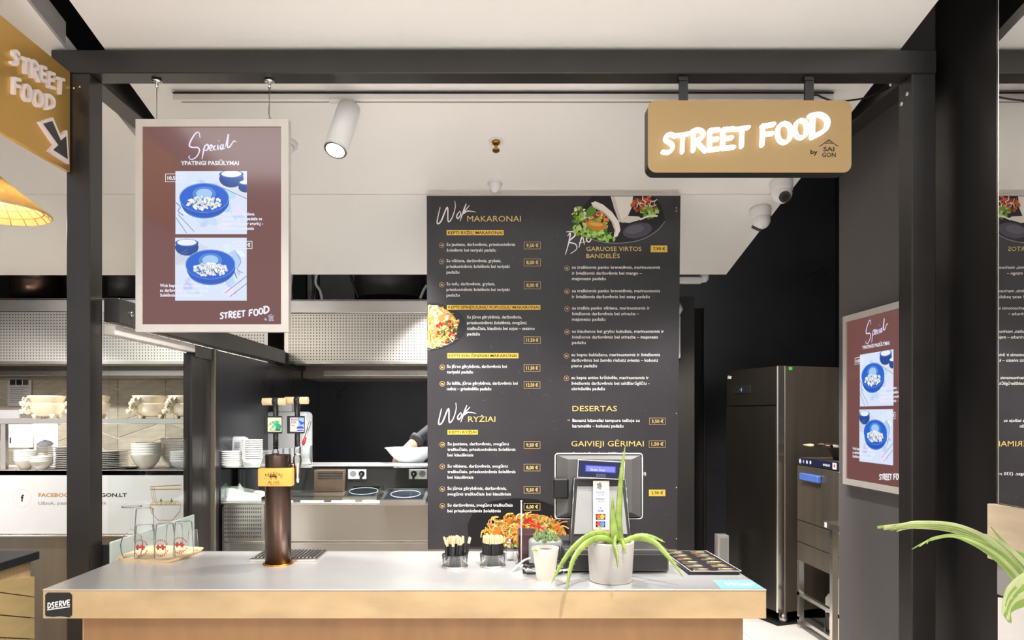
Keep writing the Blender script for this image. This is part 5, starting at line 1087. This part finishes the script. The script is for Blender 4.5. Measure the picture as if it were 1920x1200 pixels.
# ---- cook: arm and bowl left of the menu board, body behind the board
def person():
    t = thing('person', 'person in black reaching for a white bowl, mostly hidden behind the menu board', 'person', (.08, 5.25, 0))
    J = {}; V = []; E = []; Rr = []
    def j(name, p, r, par=None):
        J[name] = len(V); V.append(Vector(p)); Rr.append(r)
        if par: E.append((J[par], J[name]))
    cx, cy = .12, 5.3
    j('pelvis', (cx, cy, .95), .15); j('waist', (cx, cy, 1.1), .135, 'pelvis'); j('chest', (cx, cy-.02, 1.32), .155, 'waist'); j('neckb', (cx, cy-.03, 1.46), .075, 'chest'); j('neck', (cx, cy-.04, 1.53), .055, 'neckb'); j('jaw', (cx, cy-.075, 1.59), .07, 'neck'); j('head', (cx, cy-.06, 1.67), .095, 'jaw'); j('crown', (cx, cy-.045, 1.74), .07, 'head')
    for s_, n in ((-1, 'r'), (1, 'l')):
        j(n+'hip', (cx+s_*.1, cy, .9), .1, 'pelvis'); j(n+'knee', (cx+s_*.11, cy-.02, .5), .065, n+'hip'); j(n+'ankle', (cx+s_*.11, cy+.01, .09), .045, n+'knee'); j(n+'toe', (cx+s_*.12, cy-.16, .035), .04, n+'ankle')
    j('rsh', (cx-.19, cy-.03, 1.43), .07, 'chest'); j('relb', (-.345, 5.0, 1.50), .052, 'rsh'); j('rfa', W(778, 828, 4.86), .04, 'relb'); j('rwr', W(768, 838, 4.83), .033, 'rfa'); j('rpalm', W(757, 848, 4.81), .034, 'rwr')
    j('lsh', (cx+.19, cy-.03, 1.43), .07, 'chest'); j('lelb', (cx+.25, cy-.02, 1.16), .05, 'lsh'); j('lwr', (cx+.2, cy-.13, .93), .032, 'lelb'); j('lpalm', (cx+.2, cy-.14, .86), .033, 'lwr')
    def fingers(pre, palm, dirv, side, n=4):
        for k in range(n):
            o = V[J[palm]]+side*(k-1.5)*.019; j(f'{pre}f{k}a', o+dirv*.04, .0095, palm); j(f'{pre}f{k}b', o+dirv*.065+Vector((0, 0, -.012)), .0088, f'{pre}f{k}a'); j(f'{pre}f{k}c', o+dirv*(.078+.004*(k in (1, 2)))+Vector((0, 0, -.032)), .0075, f'{pre}f{k}b')
        o = V[J[palm]]-side*.028; j(pre+'t1', o+dirv*.012, .011, palm); j(pre+'t2', o+dirv*.04-side*.012+Vector((0, 0, -.008)), .009, pre+'t1')
    fingers('r', 'rpalm', Vector((-.75, -.1, -.45)).normalized(), Vector((.1, .9, -.2)).normalized()); fingers('l', 'lpalm', Vector((0, -.1, -.9)).normalized(), Vector((0, 1, 0)))
    me = bpy.data.meshes.new('body'); me.from_pydata([tuple(v-t.location) for v in V], E, []); ob = bpy.data.objects.new('body', me); COL.objects.link(ob)
    ob.modifiers.new('Skin', 'SKIN'); sv = me.skin_vertices[0].data
    for i, r in enumerate(Rr): sv[i].radius = (r, r)
    sv[0].use_root = True; ob.modifiers.new('Sub', 'SUBSURF').levels = 2; ob.modifiers['Sub'].render_levels = 2
    bpy.context.view_layer.update(); dg = bpy.context.evaluated_depsgraph_get(); m2 = bpy.data.meshes.new_from_object(ob.evaluated_get(dg)); bpy.data.objects.remove(ob)
    for m in (M['cloth'], M['skin']): m2.materials.append(m)
    wr = V[J['rfa']]-t.location; lw_ = V[J['lwr']]-t.location; fdir = (V[J['rpalm']]-V[J['relb']]).normalized()
    for p_ in m2.polygons:
        c = p_.center; p_.use_smooth = True
        sk = c.z > 1.5 and abs(c.x-(cx-.08)) < .13 and (Vector(c)-(V[J['relb']]-t.location)).length > .15
        if (c-wr).dot(fdir) > .012 and (c-wr).length < .3: sk = True
        if (c-lw_).length < .16: sk = True
        p_.material_index = 1 if sk else 0
    o = bpy.data.objects.new('body', m2); COL.objects.link(o); o.parent = t
    b = B(); b.tube([V[J['rfa']]+fdir*.004, V[J['rfa']]-fdir*.03], [.05, .056], 16); b.part('sleeve_cuff', M['cloth'], t)
    h_ = V[J['head']]; b = B(); b.lathe(h_+Vector((0, .012, .0)), [(.1, -.02), (.108, .03), (.095, .08), (.05, .112), (.001, .12)], 20); b.part('cap', M['cloth'], t)
    f = h_+Vector((0, -.09, 0)); b = B(); b.tube([f+Vector((0, .0, .01)), f+Vector((0, -.02, -.03)), f+Vector((0, -.004, -.036))], [.008, .014, .01], 8); b.part('nose', M['skin'], t)
    for s_ in (-1, 1): B().lathe(f+Vector((s_*.034, .012, .008)), [(.001, -.01), (.011, 0), (.001, .01)], 10).part('eye', M['white'], t); B().lathe(h_+Vector((s_*.098, .0, -.01)), [(.001, -.028), (.014, -.01), (.016, .012), (.001, .03)], 8).part('ear', M['skin'], t)
    B().tube([f+Vector((-.025, .012, -.065)), f+Vector((0, .004, -.067)), f+Vector((.025, .012, -.065))], .006, 6, .6).part('mouth', mat('lips', (180, 100, 90), .5), t)
person()
bp = Vector((PX(770, 4.78), 4.78, SH_Z+.0045))
t = thing('mixing_bowl', 'large white bowl held by the cook above the glass case', 'bowl', bp)
B().lathe(bp, [(.085, 0), (.09, .004), (.135, .05), (.165, .088), (.17, .09), (.168, .094), (.155, .086), (.125, .05), (.08, .008), (.001, .007)], 36).part('body', mat('bowl_white', (226, 232, 238), .3), t); B().lathe(bp, [(.166, .0905), (.174, .092), (.174, .096), (.166, .097)], 36).part('rim', MATS['bowl_white'], t)
# ================================================================ neighbouring stall: pass with bowls
NP = 4.4; zA, zB = PZ(882, NP), PZ(1001, NP)
np_ = thing('serving_pass', 'white fronted serving pass with steel shelf in the neighbouring stall', 'pass', (-3.2, 4.6, 0))
B().box(-5.0, -1.74, NP, NP+.02, zB, zA).part('front_panel', M['white'], np_)
B().box(-5.0, -1.74, NP, NP+.5, zA-.03, zA-.0005).part('top_board', M['steel_dark'], np_)
B().box(-5.0, -1.74, NP+.02, NP+.5, .1, zB-.005).part('cabinet', M['steel_dark'], np_)
B().box(-5.0, -1.74, NP-.01, NP+.03, zB-.02, zB-.006, .003).part('steel_lip', M['steel'], np_)
B().box(-5.0, -1.74, NP+.1, NP+.42, PZ(795, NP+.1), PZ(785, NP+.1), .003).part('shelf', M['steel'], np_)
for x in (-2, -600): pass
for px_ in (2,): B().box(PX(px_-3, NP+.1), PX(px_+6, NP+.1), NP+.11, NP+.14, zA, PZ(795, NP+.1)).part('shelf_post', M['steel'], np_)
B().box(-1.8, -1.78, NP+.11, NP+.14, zA, PZ(795, NP+.1)).part('shelf_post', M['steel'], np_)
a = Art(plane_fn((0, NP, 0), (0, 1, 0)), (0, -1, 0)); k = (40, 34, 30); GL = (188, 140, 66)
a.ring(41.5, 934, 16.5, .8, (226, 214, 200), 40); a.text('f', 39, 940, 12, k, 45, .03)
a.text('FACEBOOK.COM/', 72, 931.5, 6.6, GL, 176, .03); a.text('SAIGON.LT', 170, 931.5, 6.6, k, 238, .03); a.text('Užsuk, pasidalink ir laimėk', 72, 946, 5.6, (110, 100, 96), 200, .0)
cc = lambda x, y: (180+x/3., 680+y/3.)
a.line([cc(305, 697), cc(480, 689)], 1.5, GL, False); a.line([cc(305, 713), cc(480, 711)], 1.5, GL, False)
for q in (308, 318, 328): a.line([cc(q, 700), cc(q+4, 740), cc(q+16, 790)], .8, GL)
a.line([cc(303, 800), cc(478, 800), cc(470, 840), cc(430, 886), cc(350, 886), cc(312, 845), cc(303, 800)], 1.3, GL, False)
for q in (330, 352, 380, 405, 430, 455):
    for r in (20, 12): a.line([(cc(q, 798)[0]+r/3*math.cos(z), cc(q, 798)[1]-r/3*math.sin(z)) for z in [3.1416*i/8 for i in range(9)]], .7, GL)
for q in (365, 425): a.poly([cc(q-8, 782), cc(q, 762), cc(q+9, 778), cc(q+3, 786)], (110, 150, 60))
a.part('print', M['print'], np_)
sz = zA+.0003
def np_pt(x, d): return Vector((PX(x, d), d, sz))
W_ = M['whitegl']
G1 = 'white crockery on the neighbouring pass'
stack(bowl_fn('soup_bowl', 'bowl', np_pt(48, 4.52), .066, .062, .03, W_), 5, .0145, 'white bowl in the leftmost stack on the white pass', G1)
stack(bowl_fn('soup_bowl', 'bowl', np_pt(77, 4.46), .064, .058, .03, W_), 3, .0125, 'white bowl in the short stack left of the plates', G1)
stack(bowl_fn('small_bowl', 'bowl', np_pt(84, 4.68), .05, .05, .022, W_), 7, .0145, 'small white bowl in the stack under a blue cloth', G1)
t = thing('blue_cloth', 'pale blue crumpled cloth on the small bowls', 'cloth', np_pt(84, 4.68)+Vector((0, 0, .14))); b = B(); b.lathe(np_pt(84, 4.68)+Vector((0, 0, .1402)), [(.045, 0), (.047, .012), (.03, .03), (.001, .036)], 14); b.v = [v+Vector((random.uniform(-.006, .006), random.uniform(-.006, .006), random.uniform(0, .004))) for v in b.v]; b.part('fabric', mat('pale_blue_cloth', (216, 222, 236), .8), t)
def plate_fn(p, r):
    def f():
        t = thing('dinner_plate', 'x', 'plate', p); B().lathe(p, [(r*.6, 0), (r*.62, .002), (r*.8, .005), (r, .0085), (r, .01), (r*.78, .0075), (r*.6, .0045), (.001, .004)], 32).part('body', W_, t); B().lathe(p, [(r*.985, .0088), (r*1.003, .009), (r*1.003, .0105), (r*.985, .0108)], 32).part('rim', W_, t); return t
    return f
stack(plate_fn(np_pt(124, 4.6), .1), 12, .0118, 'white plate in the stack behind the left post', G1, .002); stack(plate_fn(np_pt(196, 4.6), .14), 10, .0115, 'white plate in the stack just right of the post', G1, .002)
stack(bowl_fn('deep_bowl', 'bowl', np_pt(274, 4.56), .091, .1, .04, W_), 5, .0165, 'large white bowl in the tall stack near the window centre', G1)
stack(bowl_fn('deep_bowl', 'bowl', np_pt(331, 4.74), .1, .085, .045, W_), 6, .02, 'wide white bowl in the stack at the back right', G1)
stack(bowl_fn('soup_bowl', 'bowl', np_pt(343, 4.5), .078, .06, .035, M['leddk']), 5, .0135, 'grey-white bowl in the front right stack', G1)
t = plate_fn(np_pt(246, 4.54)+Vector((0, 0, .0005)), .055)(); t['label'] = 'small dark saucer beside the tall bowl stack'; t['group'] = G1
for c in t.children: c.data = c.data.copy(); c.data.materials[0] = M['blackpl']
# pig-shaped bowls, two nested at each place
def pig(p, s=1.):
    t = thing('pig_bowl', 'x', 'bowl', p, 'cream pig-shaped bowls on the shelf')
    B().lathe(p, [(.03*s, .012*s), (.07*s, .02*s), (.098*s, .05*s), (.113*s, .09*s), (.118*s, .1*s), (.112*s, .1*s), (.1*s, .065*s), (.06*s, .03*s), (.001, .028*s)], 28, 1., .8).part('body', M['cream'], t)
    for x, y in ((-.055, -.035), (.055, -.035), (-.055, .035), (.055, .035)): B().tube([p+Vector((x*s, y*s, 0)), p+Vector((x*s*1.08, y*s*1.08, .03*s))], [.011*s, .018*s], 8).part('foot', M['cream'], t)
    h = p+Vector((-.098*s, -.045*s, .058*s)); hd_ = B(); hd_.lathe(h, [(.001, -.03*s), (.022*s, -.022*s), (.034*s, 0), (.028*s, .02*s), (.001, .03*s)], 14); hd_.tube([h+Vector((-.01*s, -.01*s, -.006*s)), h+Vector((-.036*s, -.026*s, -.014*s))], [.02*s, .014*s], 10)
    hp = hd_.part('head', M['cream'], t)
    for q in ((-.004, -.02), (.022, -.022)): B().tube([h+Vector((q[0]*s+.004*s, q[1]*s*.6, .018*s)), h+Vector((q[0]*s-.002*s, q[1]*s*1.6, .028*s)), h+Vector((q[0]*s-.012*s, q[1]*s*1.9, .01*s))], [.004*s, .012*s, .002*s], 6, .4).part('ear', M['cream'], hp)
    for q in (-.018, .004): B().lathe(h+Vector((q*s-.004*s, -.03*s, .006*s)), [(.001, -.003*s), (.003*s, 0), (.001, .003*s)], 8).part('eye', M['blackpl'], hp)
    return t
shz = PZ(785, NP+.1)+.0002; d_ = NP+.26
pos = ((88, 'left of the post'), (172, 'half hidden by the post'), (284, 'in the middle of the window'), (350, 'beside the window frame'))
pg = None
for x, w_ in pos:
    for lv in (0, 1):
        p = Vector((PX(x, d_), d_, shz+lv*.05))
        if pg is None: pg = pig(p, 1.0); o = pg
        else: o = copy_tree(pg); o.location = p
        o['label'] = ('upper' if lv else 'lower')+' cream pig-shaped bowl '+w_; 
        if x > 200: o.rotation_euler.z = .25+(.3 if lv else 0)
# things on the neighbouring back wall and shelf
def sheet(label, x0, y0, x1, y1, d, cat='notice', m='paper', photo=False, name='notice_sheet'):
    t = thing(name, label, cat, W((x0+x1)/2, y1, d)); B().box(PX(x0, d), PX(x1, d), d, d+.003, PZ(y1, d), PZ(y0, d)).part('sheet', M[m], t)
    a = Art(plane_fn((0, d, 0), (0, 1, 0)), (0, -1, 0)); w_ = x1-x0; h_ = y1-y0
    if photo:
        for i in range(3): a.rect(x0+w_*(.1+.27*i), y0+h_*.22, x0+w_*(.33+.27*i), y0+h_*.38, [(70, 60, 50), (40, 40, 44), (100, 90, 80)][i])
    for i in range(9): yy = y0+h_*(.45+.055*i) if photo else y0+h_*(.1+.09*i); a.rect(x0+w_*.1, yy, x0+w_*random.uniform(.6, .9), yy+.8, (150, 150, 155))
    a.part('print', M['print'], t); return t
sheet('white instruction sheet with photos taped to the chevron tiles', 14, 698, 59, 761, 6.59, photo=True)
sheet('pale notice sheet hanging under the bowl shelf', 64, 794, 108, 842, 5.656, name='menu_sheet')
t = thing('towel_dispenser', 'white paper towel dispenser under the bowl shelf', 'dispenser', W(31, 841, 5.6)); B().box(PX(9, 5.6), PX(53, 5.6), 5.6, 5.7, PZ(841, 5.6), PZ(796, 5.6), .01, seg=2).part('cover', M['white'], t)
a = Art(plane_fn((0, 5.6, 0), (0, 1, 0)), (0, -1, 0)); a.rect(18, 820, 21, 831, (40, 40, 44)); a.ring(19, 811, 3, .8, (70, 70, 80)); [a.ell(14+i*2.4, 806-abs(2-i)*-.8, .8, .8, (70, 70, 80)) for i in range(5)]; a.rect(15, 815.5, 24, 816.5, (120, 120, 125)); a.part('mark', M['print'], t)
B().box(PX(55, 5.66), PX(67, 5.66), 5.66, 5.72, 0, PZ(790, 5.66)).top('steel_upright', M['steel_dark'], 'dark steel upright between dispenser and notice sheet', 'upright')
B().box(PX(-60, 6.3), PX(50, 6.3), 6.2, 6.55, PZ(786, 6.3), PZ(769, 6.3), .01).top('white_ledge', M['white'], 'white ledge below the instruction sheet', 'ledge')
# ---- near left counter with chevron boards
lcn = thing('side_counter', 'wood-clad side counter with dark top at the left edge', 'counter', (-2.5, 2.6, 0)); lx = -2.16; ly1 = 3.4
B().box(-3.4, lx, 1.2, ly1, PZ(1048, ly1), PZ(1033, ly1), .003).part('worktop', M['slate'], lcn)
B().box(-3.38, lx-.025, 1.22, ly1-.03, 0, PZ(1048, ly1)-.001).part('carcass', M['wood'], lcn)
zc = PZ(1048, ly1)-.002; pr = None
for col in range(3):
    ya = ly1-.03-.5*(col+1); yb = ya+.496; 
    for r in range(10):
        z = zc-.10*r-.0; rs = -.17 if col % 2 == 0 else .17
        poly = [(lx-.024, ya, min(zc, z)), (lx-.024, yb, min(zc, z+rs)), (lx-.024, yb, min(zc, z+rs+.095)), (lx-.024, ya, min(zc, z+.095))]
        if min(p[2] for p in poly) < .02: continue
        if poly[3][2]-poly[0][2] < .005 and poly[2][2]-poly[1][2] < .005: continue
        B().prism(poly, (.02, 0, 0)).part('plank', mat('plank_wood', (226, 192, 134), .5, 0, .08, 5, (1, 1, 4), rnd=.08), lcn)
# ================================================================ right side: fridge, dishwasher, bench
fA = Vector((PX(1459, 5.24), 5.24, 0)); u = Vector((-.334, .943, 0)); v = Vector((.943, .334, 0))
fr = thing('upright_fridge', 'tall dark stainless upright fridge with a display header', 'fridge', fA+u*.28+v*.35)
Rm = Matrix(((v.x, u.x, 0, fA.x), (v.y, u.y, 0, fA.y), (0, 0, 1, 0), (0, 0, 0, 1)))      # local x: depth, y: along the door
ftop, fseam, fbot = PZ(685.5, 5.24), PZ(760, 5.24), PZ(1150, 5.24); FWd = .6
B().box(.062, .75, 0, FWd, fbot, ftop, .003, rot=Rm).part('body', M['steel_dark'], fr)
dk = mat('fridge_front', (66, 62, 58), .3, .8, .08, 6, (1, 1, .2))
dd_ = B().box(0, .055, .02, FWd-.005, fbot+.005, fseam-.004, .004, rot=Rm).part('door', dk, fr)
hd_ = B().box(0.005, .06, .02, FWd-.005, fseam+.002, ftop-.003, .004, rot=Rm).part('header', dk, fr)
B().box(-.004, .0598, 0, .0185, fbot, ftop, .004, rot=Rm).part('edge_strip', M['steel'], fr)
B().box(-.002, .004, .3, .5, fseam+.05+.05, fseam+.115+.05, .002, rot=Rm).part('display_window', M['blackpl'], hd_)
a = Art(lambda x, y: Rm @ Vector((-.0025, .40-x, fseam+.13-y)), -v); a.rect(-.006, -.014, .002, .014, (120, 190, 255)); a.rect(-.022, -.004, -.016, .004, (90, 140, 220)); a.part('readout', M['screen'], hd_)
a = Art(lambda x, y: Rm @ Vector((.0045, .58-x, fseam+.225-y)), -v); a.text('Asker', 0, 0, .028, (225, 225, 225), .05, .03); a.part('badge', M['print'], hd_)
B().box(.10, .13, -.0015, 0, ftop-.03, ftop-.008, rot=Rm).part('green_sticker', mat('green_sticker', (70, 200, 60), .5), fr)
for x, y in ((.09, .05), (.68, .05), (.09, FWd-.05), (.68, FWd-.05)):
    p0 = Rm @ Vector((x, y, 0)); B().lathe(p0, [(.028, 0), (.03, .01), (.03, fbot)], 14).part('foot', M['steel'], fr)
B().box(-.02, .8, -.02, FWd+.02, .0005, .003, rot=Rm).top('floor_sheet', M['void'], 'thin black sheet under the upright fridge', 'mat')  # thin black sheet, slightly larger than the fridge footprint
DX = PX(1493.5, 5.2); dy0, dy1 = 4.57, 5.19; dz = lambda y: PZ(y, 5.2)
dw = thing('dishwasher', 'stainless undercounter glasswasher with blue handle on a stand', 'dishwasher', (DX+.28, 4.88, 0))
B().box(DX+.02, DX+.56, dy0, dy1, dz(1048), dz(857), .003).part('body', M['steel_dark'], dw)
B().box(DX, DX+.02, dy0, dy1, dz(870), dz(857), .002).part('control_panel', M['darkblue'], dw)
a = Art(lambda x, y: Vector((DX, dy1-x, dz(863.5)-y)), (-1, 0, 0))
for i, (c, r) in enumerate((((225, 220, 215), .017), ((110, 180, 235), .012), ((225, 225, 230), .013), ((225, 225, 230), .013))): a.ell(.05+i*.055, 0, r, r, c)
a.text('enaco', .4, .009, .02, (225, 225, 235), .5, .02); a.rect(.535, -.02, .59, .022, (230, 225, 222)); a.ell(.562, 0, .012, .012, (190, 70, 60)); a.part('controls', M['print'], dw)
do = B().box(DX, DX+.02, dy0, dy1, dz(973), dz(872), .003).part('door', M['steel_dark'], dw)
B().box(DX-.03, DX, dy1-.38, dy1-.1, dz(897), dz(884), .006).part('handle', M['bluepl'], do)
B().box(DX, DX+.02, dy0, dy1, dz(1013), dz(974.5), .002).part('lower_panel', M['steel_dark'], dw); B().box(DX, DX+.02, dy0, dy1, dz(1048), dz(1014.5), .002).part('kick_panel', M['steel_dark'], dw)
for y in (dy0, dy1-.035):
    for x in (DX, DX+.52): B().box(x, x+.035, y, y+.035, 0.001, dz(1048)).part('stand_leg', M['steel'], dw)
for z in (.06, .24): B().box(DX, DX+.03, dy0, dy1, z, z+.025).part('stand_rail', M['steel'], dw)
B().box(DX+.03, DX+.55, dy0+.02, dy1-.02, .06, .075).part('stand_shelf', M['steel'], dw)
t = thing('storage_crate', 'dark crate with a white label on the dishwasher stand shelf', 'crate', (DX+.2, 4.72, .076)); b = B(); x0, x1, y0, y1 = DX+.05, DX+.35, 4.61, 4.86
for q in ((x0, x0+.008, y0, y1), (x1-.008, x1, y0, y1), (x0, x1, y0, y0+.008), (x0, x1, y1-.008, y1)): b.box(q[0], q[1], q[2], q[3], .0765, .2)
b.box(x0, x1, y0, y1, .0762, .082); b.part('body', M['blackpl'], t); B().box(x0-.002, x0-.0005, 4.66, 4.8, .1, .185).part('label', M['paper'], t)
a = Art(lambda x, y: Vector((x0-.002, 4.79-x, .18-y)), (-1, 0, 0)); [a.rect(.012, .008+.014*i, .11-.02*(i % 2), .013+.014*i, (90, 90, 90)) for i in range(5)]; a.part('label_print', M['print'], t)
t = thing('white_bottle', 'white bottle standing on the dishwasher stand shelf', 'bottle', (DX+.2, 5.05, .0755)); B().lathe((DX+.2, 5.05, .0755), [(.05, 0), (.055, .01), (.055, .17), (.02, .22), (.02, .25)], 18).part('body', M['white'], t); B().lathe((DX+.2, 5.05, .3255), [(.024, 0), (.024, .03), (.001, .032)], 14).part('cap', M['grey'], t)
t = thing('roasting_pan', 'dark shallow pan on top of the dishwasher', 'pan', (DX+.28, 4.9, dz(857)))
b = B(); b.lathe((DX+.28, 4.88, dz(857)+.0005), [(.16, 0), (.2, .085), (.205, .088), (.195, .085), (.155, .005), (.001, .004)], 28, .9, 1.1); b.part('body', M['greydk'], t); B().lathe((DX+.28, 4.88, dz(857)+.086), [(.2, 0), (.206, .001), (.206, .005), (.2, .006)], 28, .9, 1.1).part('rim', M['steel_dark'], t)
for i, (p0, p1, m, lab) in enumerate((((1508, 812), (1560, 826), 'bronze', 'wooden spatula with dark handle lying across the dishwasher pan'), ((1530, 806), (1575, 822), 'wood', 'brown wooden spoon beside the charcoal wall edge'), ((1510, 824), (1575, 836), 'steel', 'steel serving spoon lying across the pan rim'))):
    t = thing('kitchen_utensil', lab, 'utensil', W(p0[0], p0[1]+6, 4.8)); A_, B_ = W(*p0, 4.95), W(p1[0], p1[1], 4.7); A_.z = dz(857)+.1; B_.z = dz(857)+.1
    B().tube([A_, A_.lerp(B_, .25), A_.lerp(B_, .4)], [.012, .03, .01], 10, .35).part('blade', M['steel' if m == 'steel' else 'wood'], t); B().tube([A_.lerp(B_, .38), B_], [.009, .012], 8).part('handle', M[m], t)
bn_ = thing('steel_bench', 'stainless bench end beside the charcoal wall', 'bench', (2.4, 4.25, 0)); bz = PZ(977, 4.5)
B().box(2.13, 2.8, 4.02, 4.5, bz-.04, bz, .003).part('top', M['steel'], bn_)
for x, y in ((2.16, 4.45), (2.16, 4.05), (2.74, 4.45), (2.74, 4.05)): B().box(x, x+.035, y, y+.035, .001, bz-.04).part('leg', M['steel'], bn_)
B().box(2.2, 2.215, 4.09, 4.44, .1, bz-.041).part('side_panel', M['steel_dark'], bn_)
B().box(2.129, 2.13, 4.46, 4.49, bz-.036, bz-.004).part('label', M['white'], bn_)
t = thing('grey_floor_box', 'narrow grey box standing on the floor behind the counter', 'box', G(1357, 1063, 0)); d = 5.6
B().box(PX(1347, d), PX(1367, d), d, d+.1, 0.001, PZ(1004, d), .003).part('body', M['soffit_edge'], t); B().box(PX(1350, d), PX(1364, d), d-.003, d, .05, PZ(1009, d)).part('panel', M['grey'], t)
# ================================================================ palm at the lower right
pp = Vector((1.62, 1.55, 0)); pm = thing('potted_palm', 'potted palm with long pale green fronds at the lower right', 'plant', pp)
B().lathe(pp, [(.15, 0), (.2, .36), (.205, .4), (.185, .4), (.17, .34), (.001, .33)], 32).part('pot', M['concrete'], pm); B().lathe(pp, [(.172, .341), (.1, .35), (.001, .355)], 20).part('soil', M['soil'], pm)
def frond(pts, wd, seg=10, fold=.25, stem=None, m='palm'):
    P = smoothpts([W(*q) for q in pts], seg); ww = lerps([q/F*1.6/2 for q in wd], len(P)); vs = []; fs = []
    for i, p in enumerate(P):
        t = (P[min(i+1, len(P)-1)]-P[max(i-1, 0)]).normalized(); a_ = t.cross(Vector((0, 1, 0))).normalized(); n_ = Vector((0, -1, 0))
        for k, (s_, f) in enumerate(((-1, 0), (-.5, fold), (0, 0), (.5, fold), (1, 0))): vs.append(p+a_*s_*ww[i]+n_*f*ww[i]+Vector((0, .1*s_*ww[i], 0)))
        if i:
            o = (i-1)*5; fs += [(o+k, o+k+1, o+5+k+1, o+5+k) for k in range(4)]
    b = B(); n0 = len(vs); vs2 = vs+[v_+Vector((0, .0012, 0)) for v_ in vs]; fs2 = fs+[tuple(q+n0 for q in f[::-1]) for f in fs]
    b.add(vs2, fs2, True); return b.part('leaf', M[m], pm)
mainA = [(1995, 1230, 1.6), (1940, 1110, 1.58), (1885, 1035, 1.56), (1800, 993, 1.54), (1720, 984, 1.52), (1645, 989, 1.5)]
for k in range(7):
    o = (k-3)*6.5; f_ = [1, 1, .8, .55, .35, .12+.1*(k % 2)]; e_ = -12*abs(k-3) if k != 5 else 60
    pts = [(x+(o*.7 if i < 3 else 0), y+o*.62*f_[i]+(0 if i < 5 else abs(o)*.12), d+.008*k) for i, (x, y, d) in enumerate(mainA)]
    pts[-1] = (pts[-1][0]+12*abs(k-3), pts[-1][1]-(3-k)*1.2, pts[-1][2])
    frond(pts, [8, 9, 9, 6, 6.5, 4.5 if abs(k-3) < 2 else 1], fold=.5, m='palm' if k % 2 else 'palm2')
for k in range(3):
    frond([(1985+k*5, 1230, 1.58), (1930+k*5, 1125-k*6, 1.56), (1872+k*4, 1052-k*6, 1.54), (1800+k*2, 1009-k*2, 1.52), (1750, 1011-k, 1.5), (1710+14*k, 1030-5*k, 1.48)], [8, 9, 7, 4.5, 4, 1], fold=.5, m='palm2' if k % 2 else 'palm')
frond([(1990, 1225, 1.61), (1950, 1100, 1.6), (1905, 1040, 1.59), (1850, 1005, 1.58), (1775, 996, 1.56)], [10, 12, 9, 6, 1], m='palm2')
frond([(1995, 1225, 1.63), (1975, 1110, 1.62), (1925, 1050, 1.6), (1895, 1030, 1.6), (1858, 988, 1.6)], [16, 20, 14, 7, 1])
for k in range(4): frond([(2000, 1200, 1.5), (1970-k*5, 1080+k*14, 1.48), (1930-k*4, 1080+k*16, 1.46), (1895-k*2, 1108+k*12, 1.45), (1880+k*5, 1150+k*6, 1.44)], [10, 16, 20, 18, 4], fold=.4, m='palm' if k % 2 else 'palm2')
b = B(); 
for q in ((1990, 1228, 1.6), (2000, 1200, 1.5), (1995, 1226, 1.62)):
    e = W(*q); b.tube(smoothpts([pp+Vector((random.uniform(-.02, .02), random.uniform(-.02, .02), .34)), pp.lerp(e, .5)+Vector((.05, 0, .25)), e], 5), [.012, .008, .006], 8)
b.part('stems', mat('palm_stem', (120, 140, 70), .5), pm)
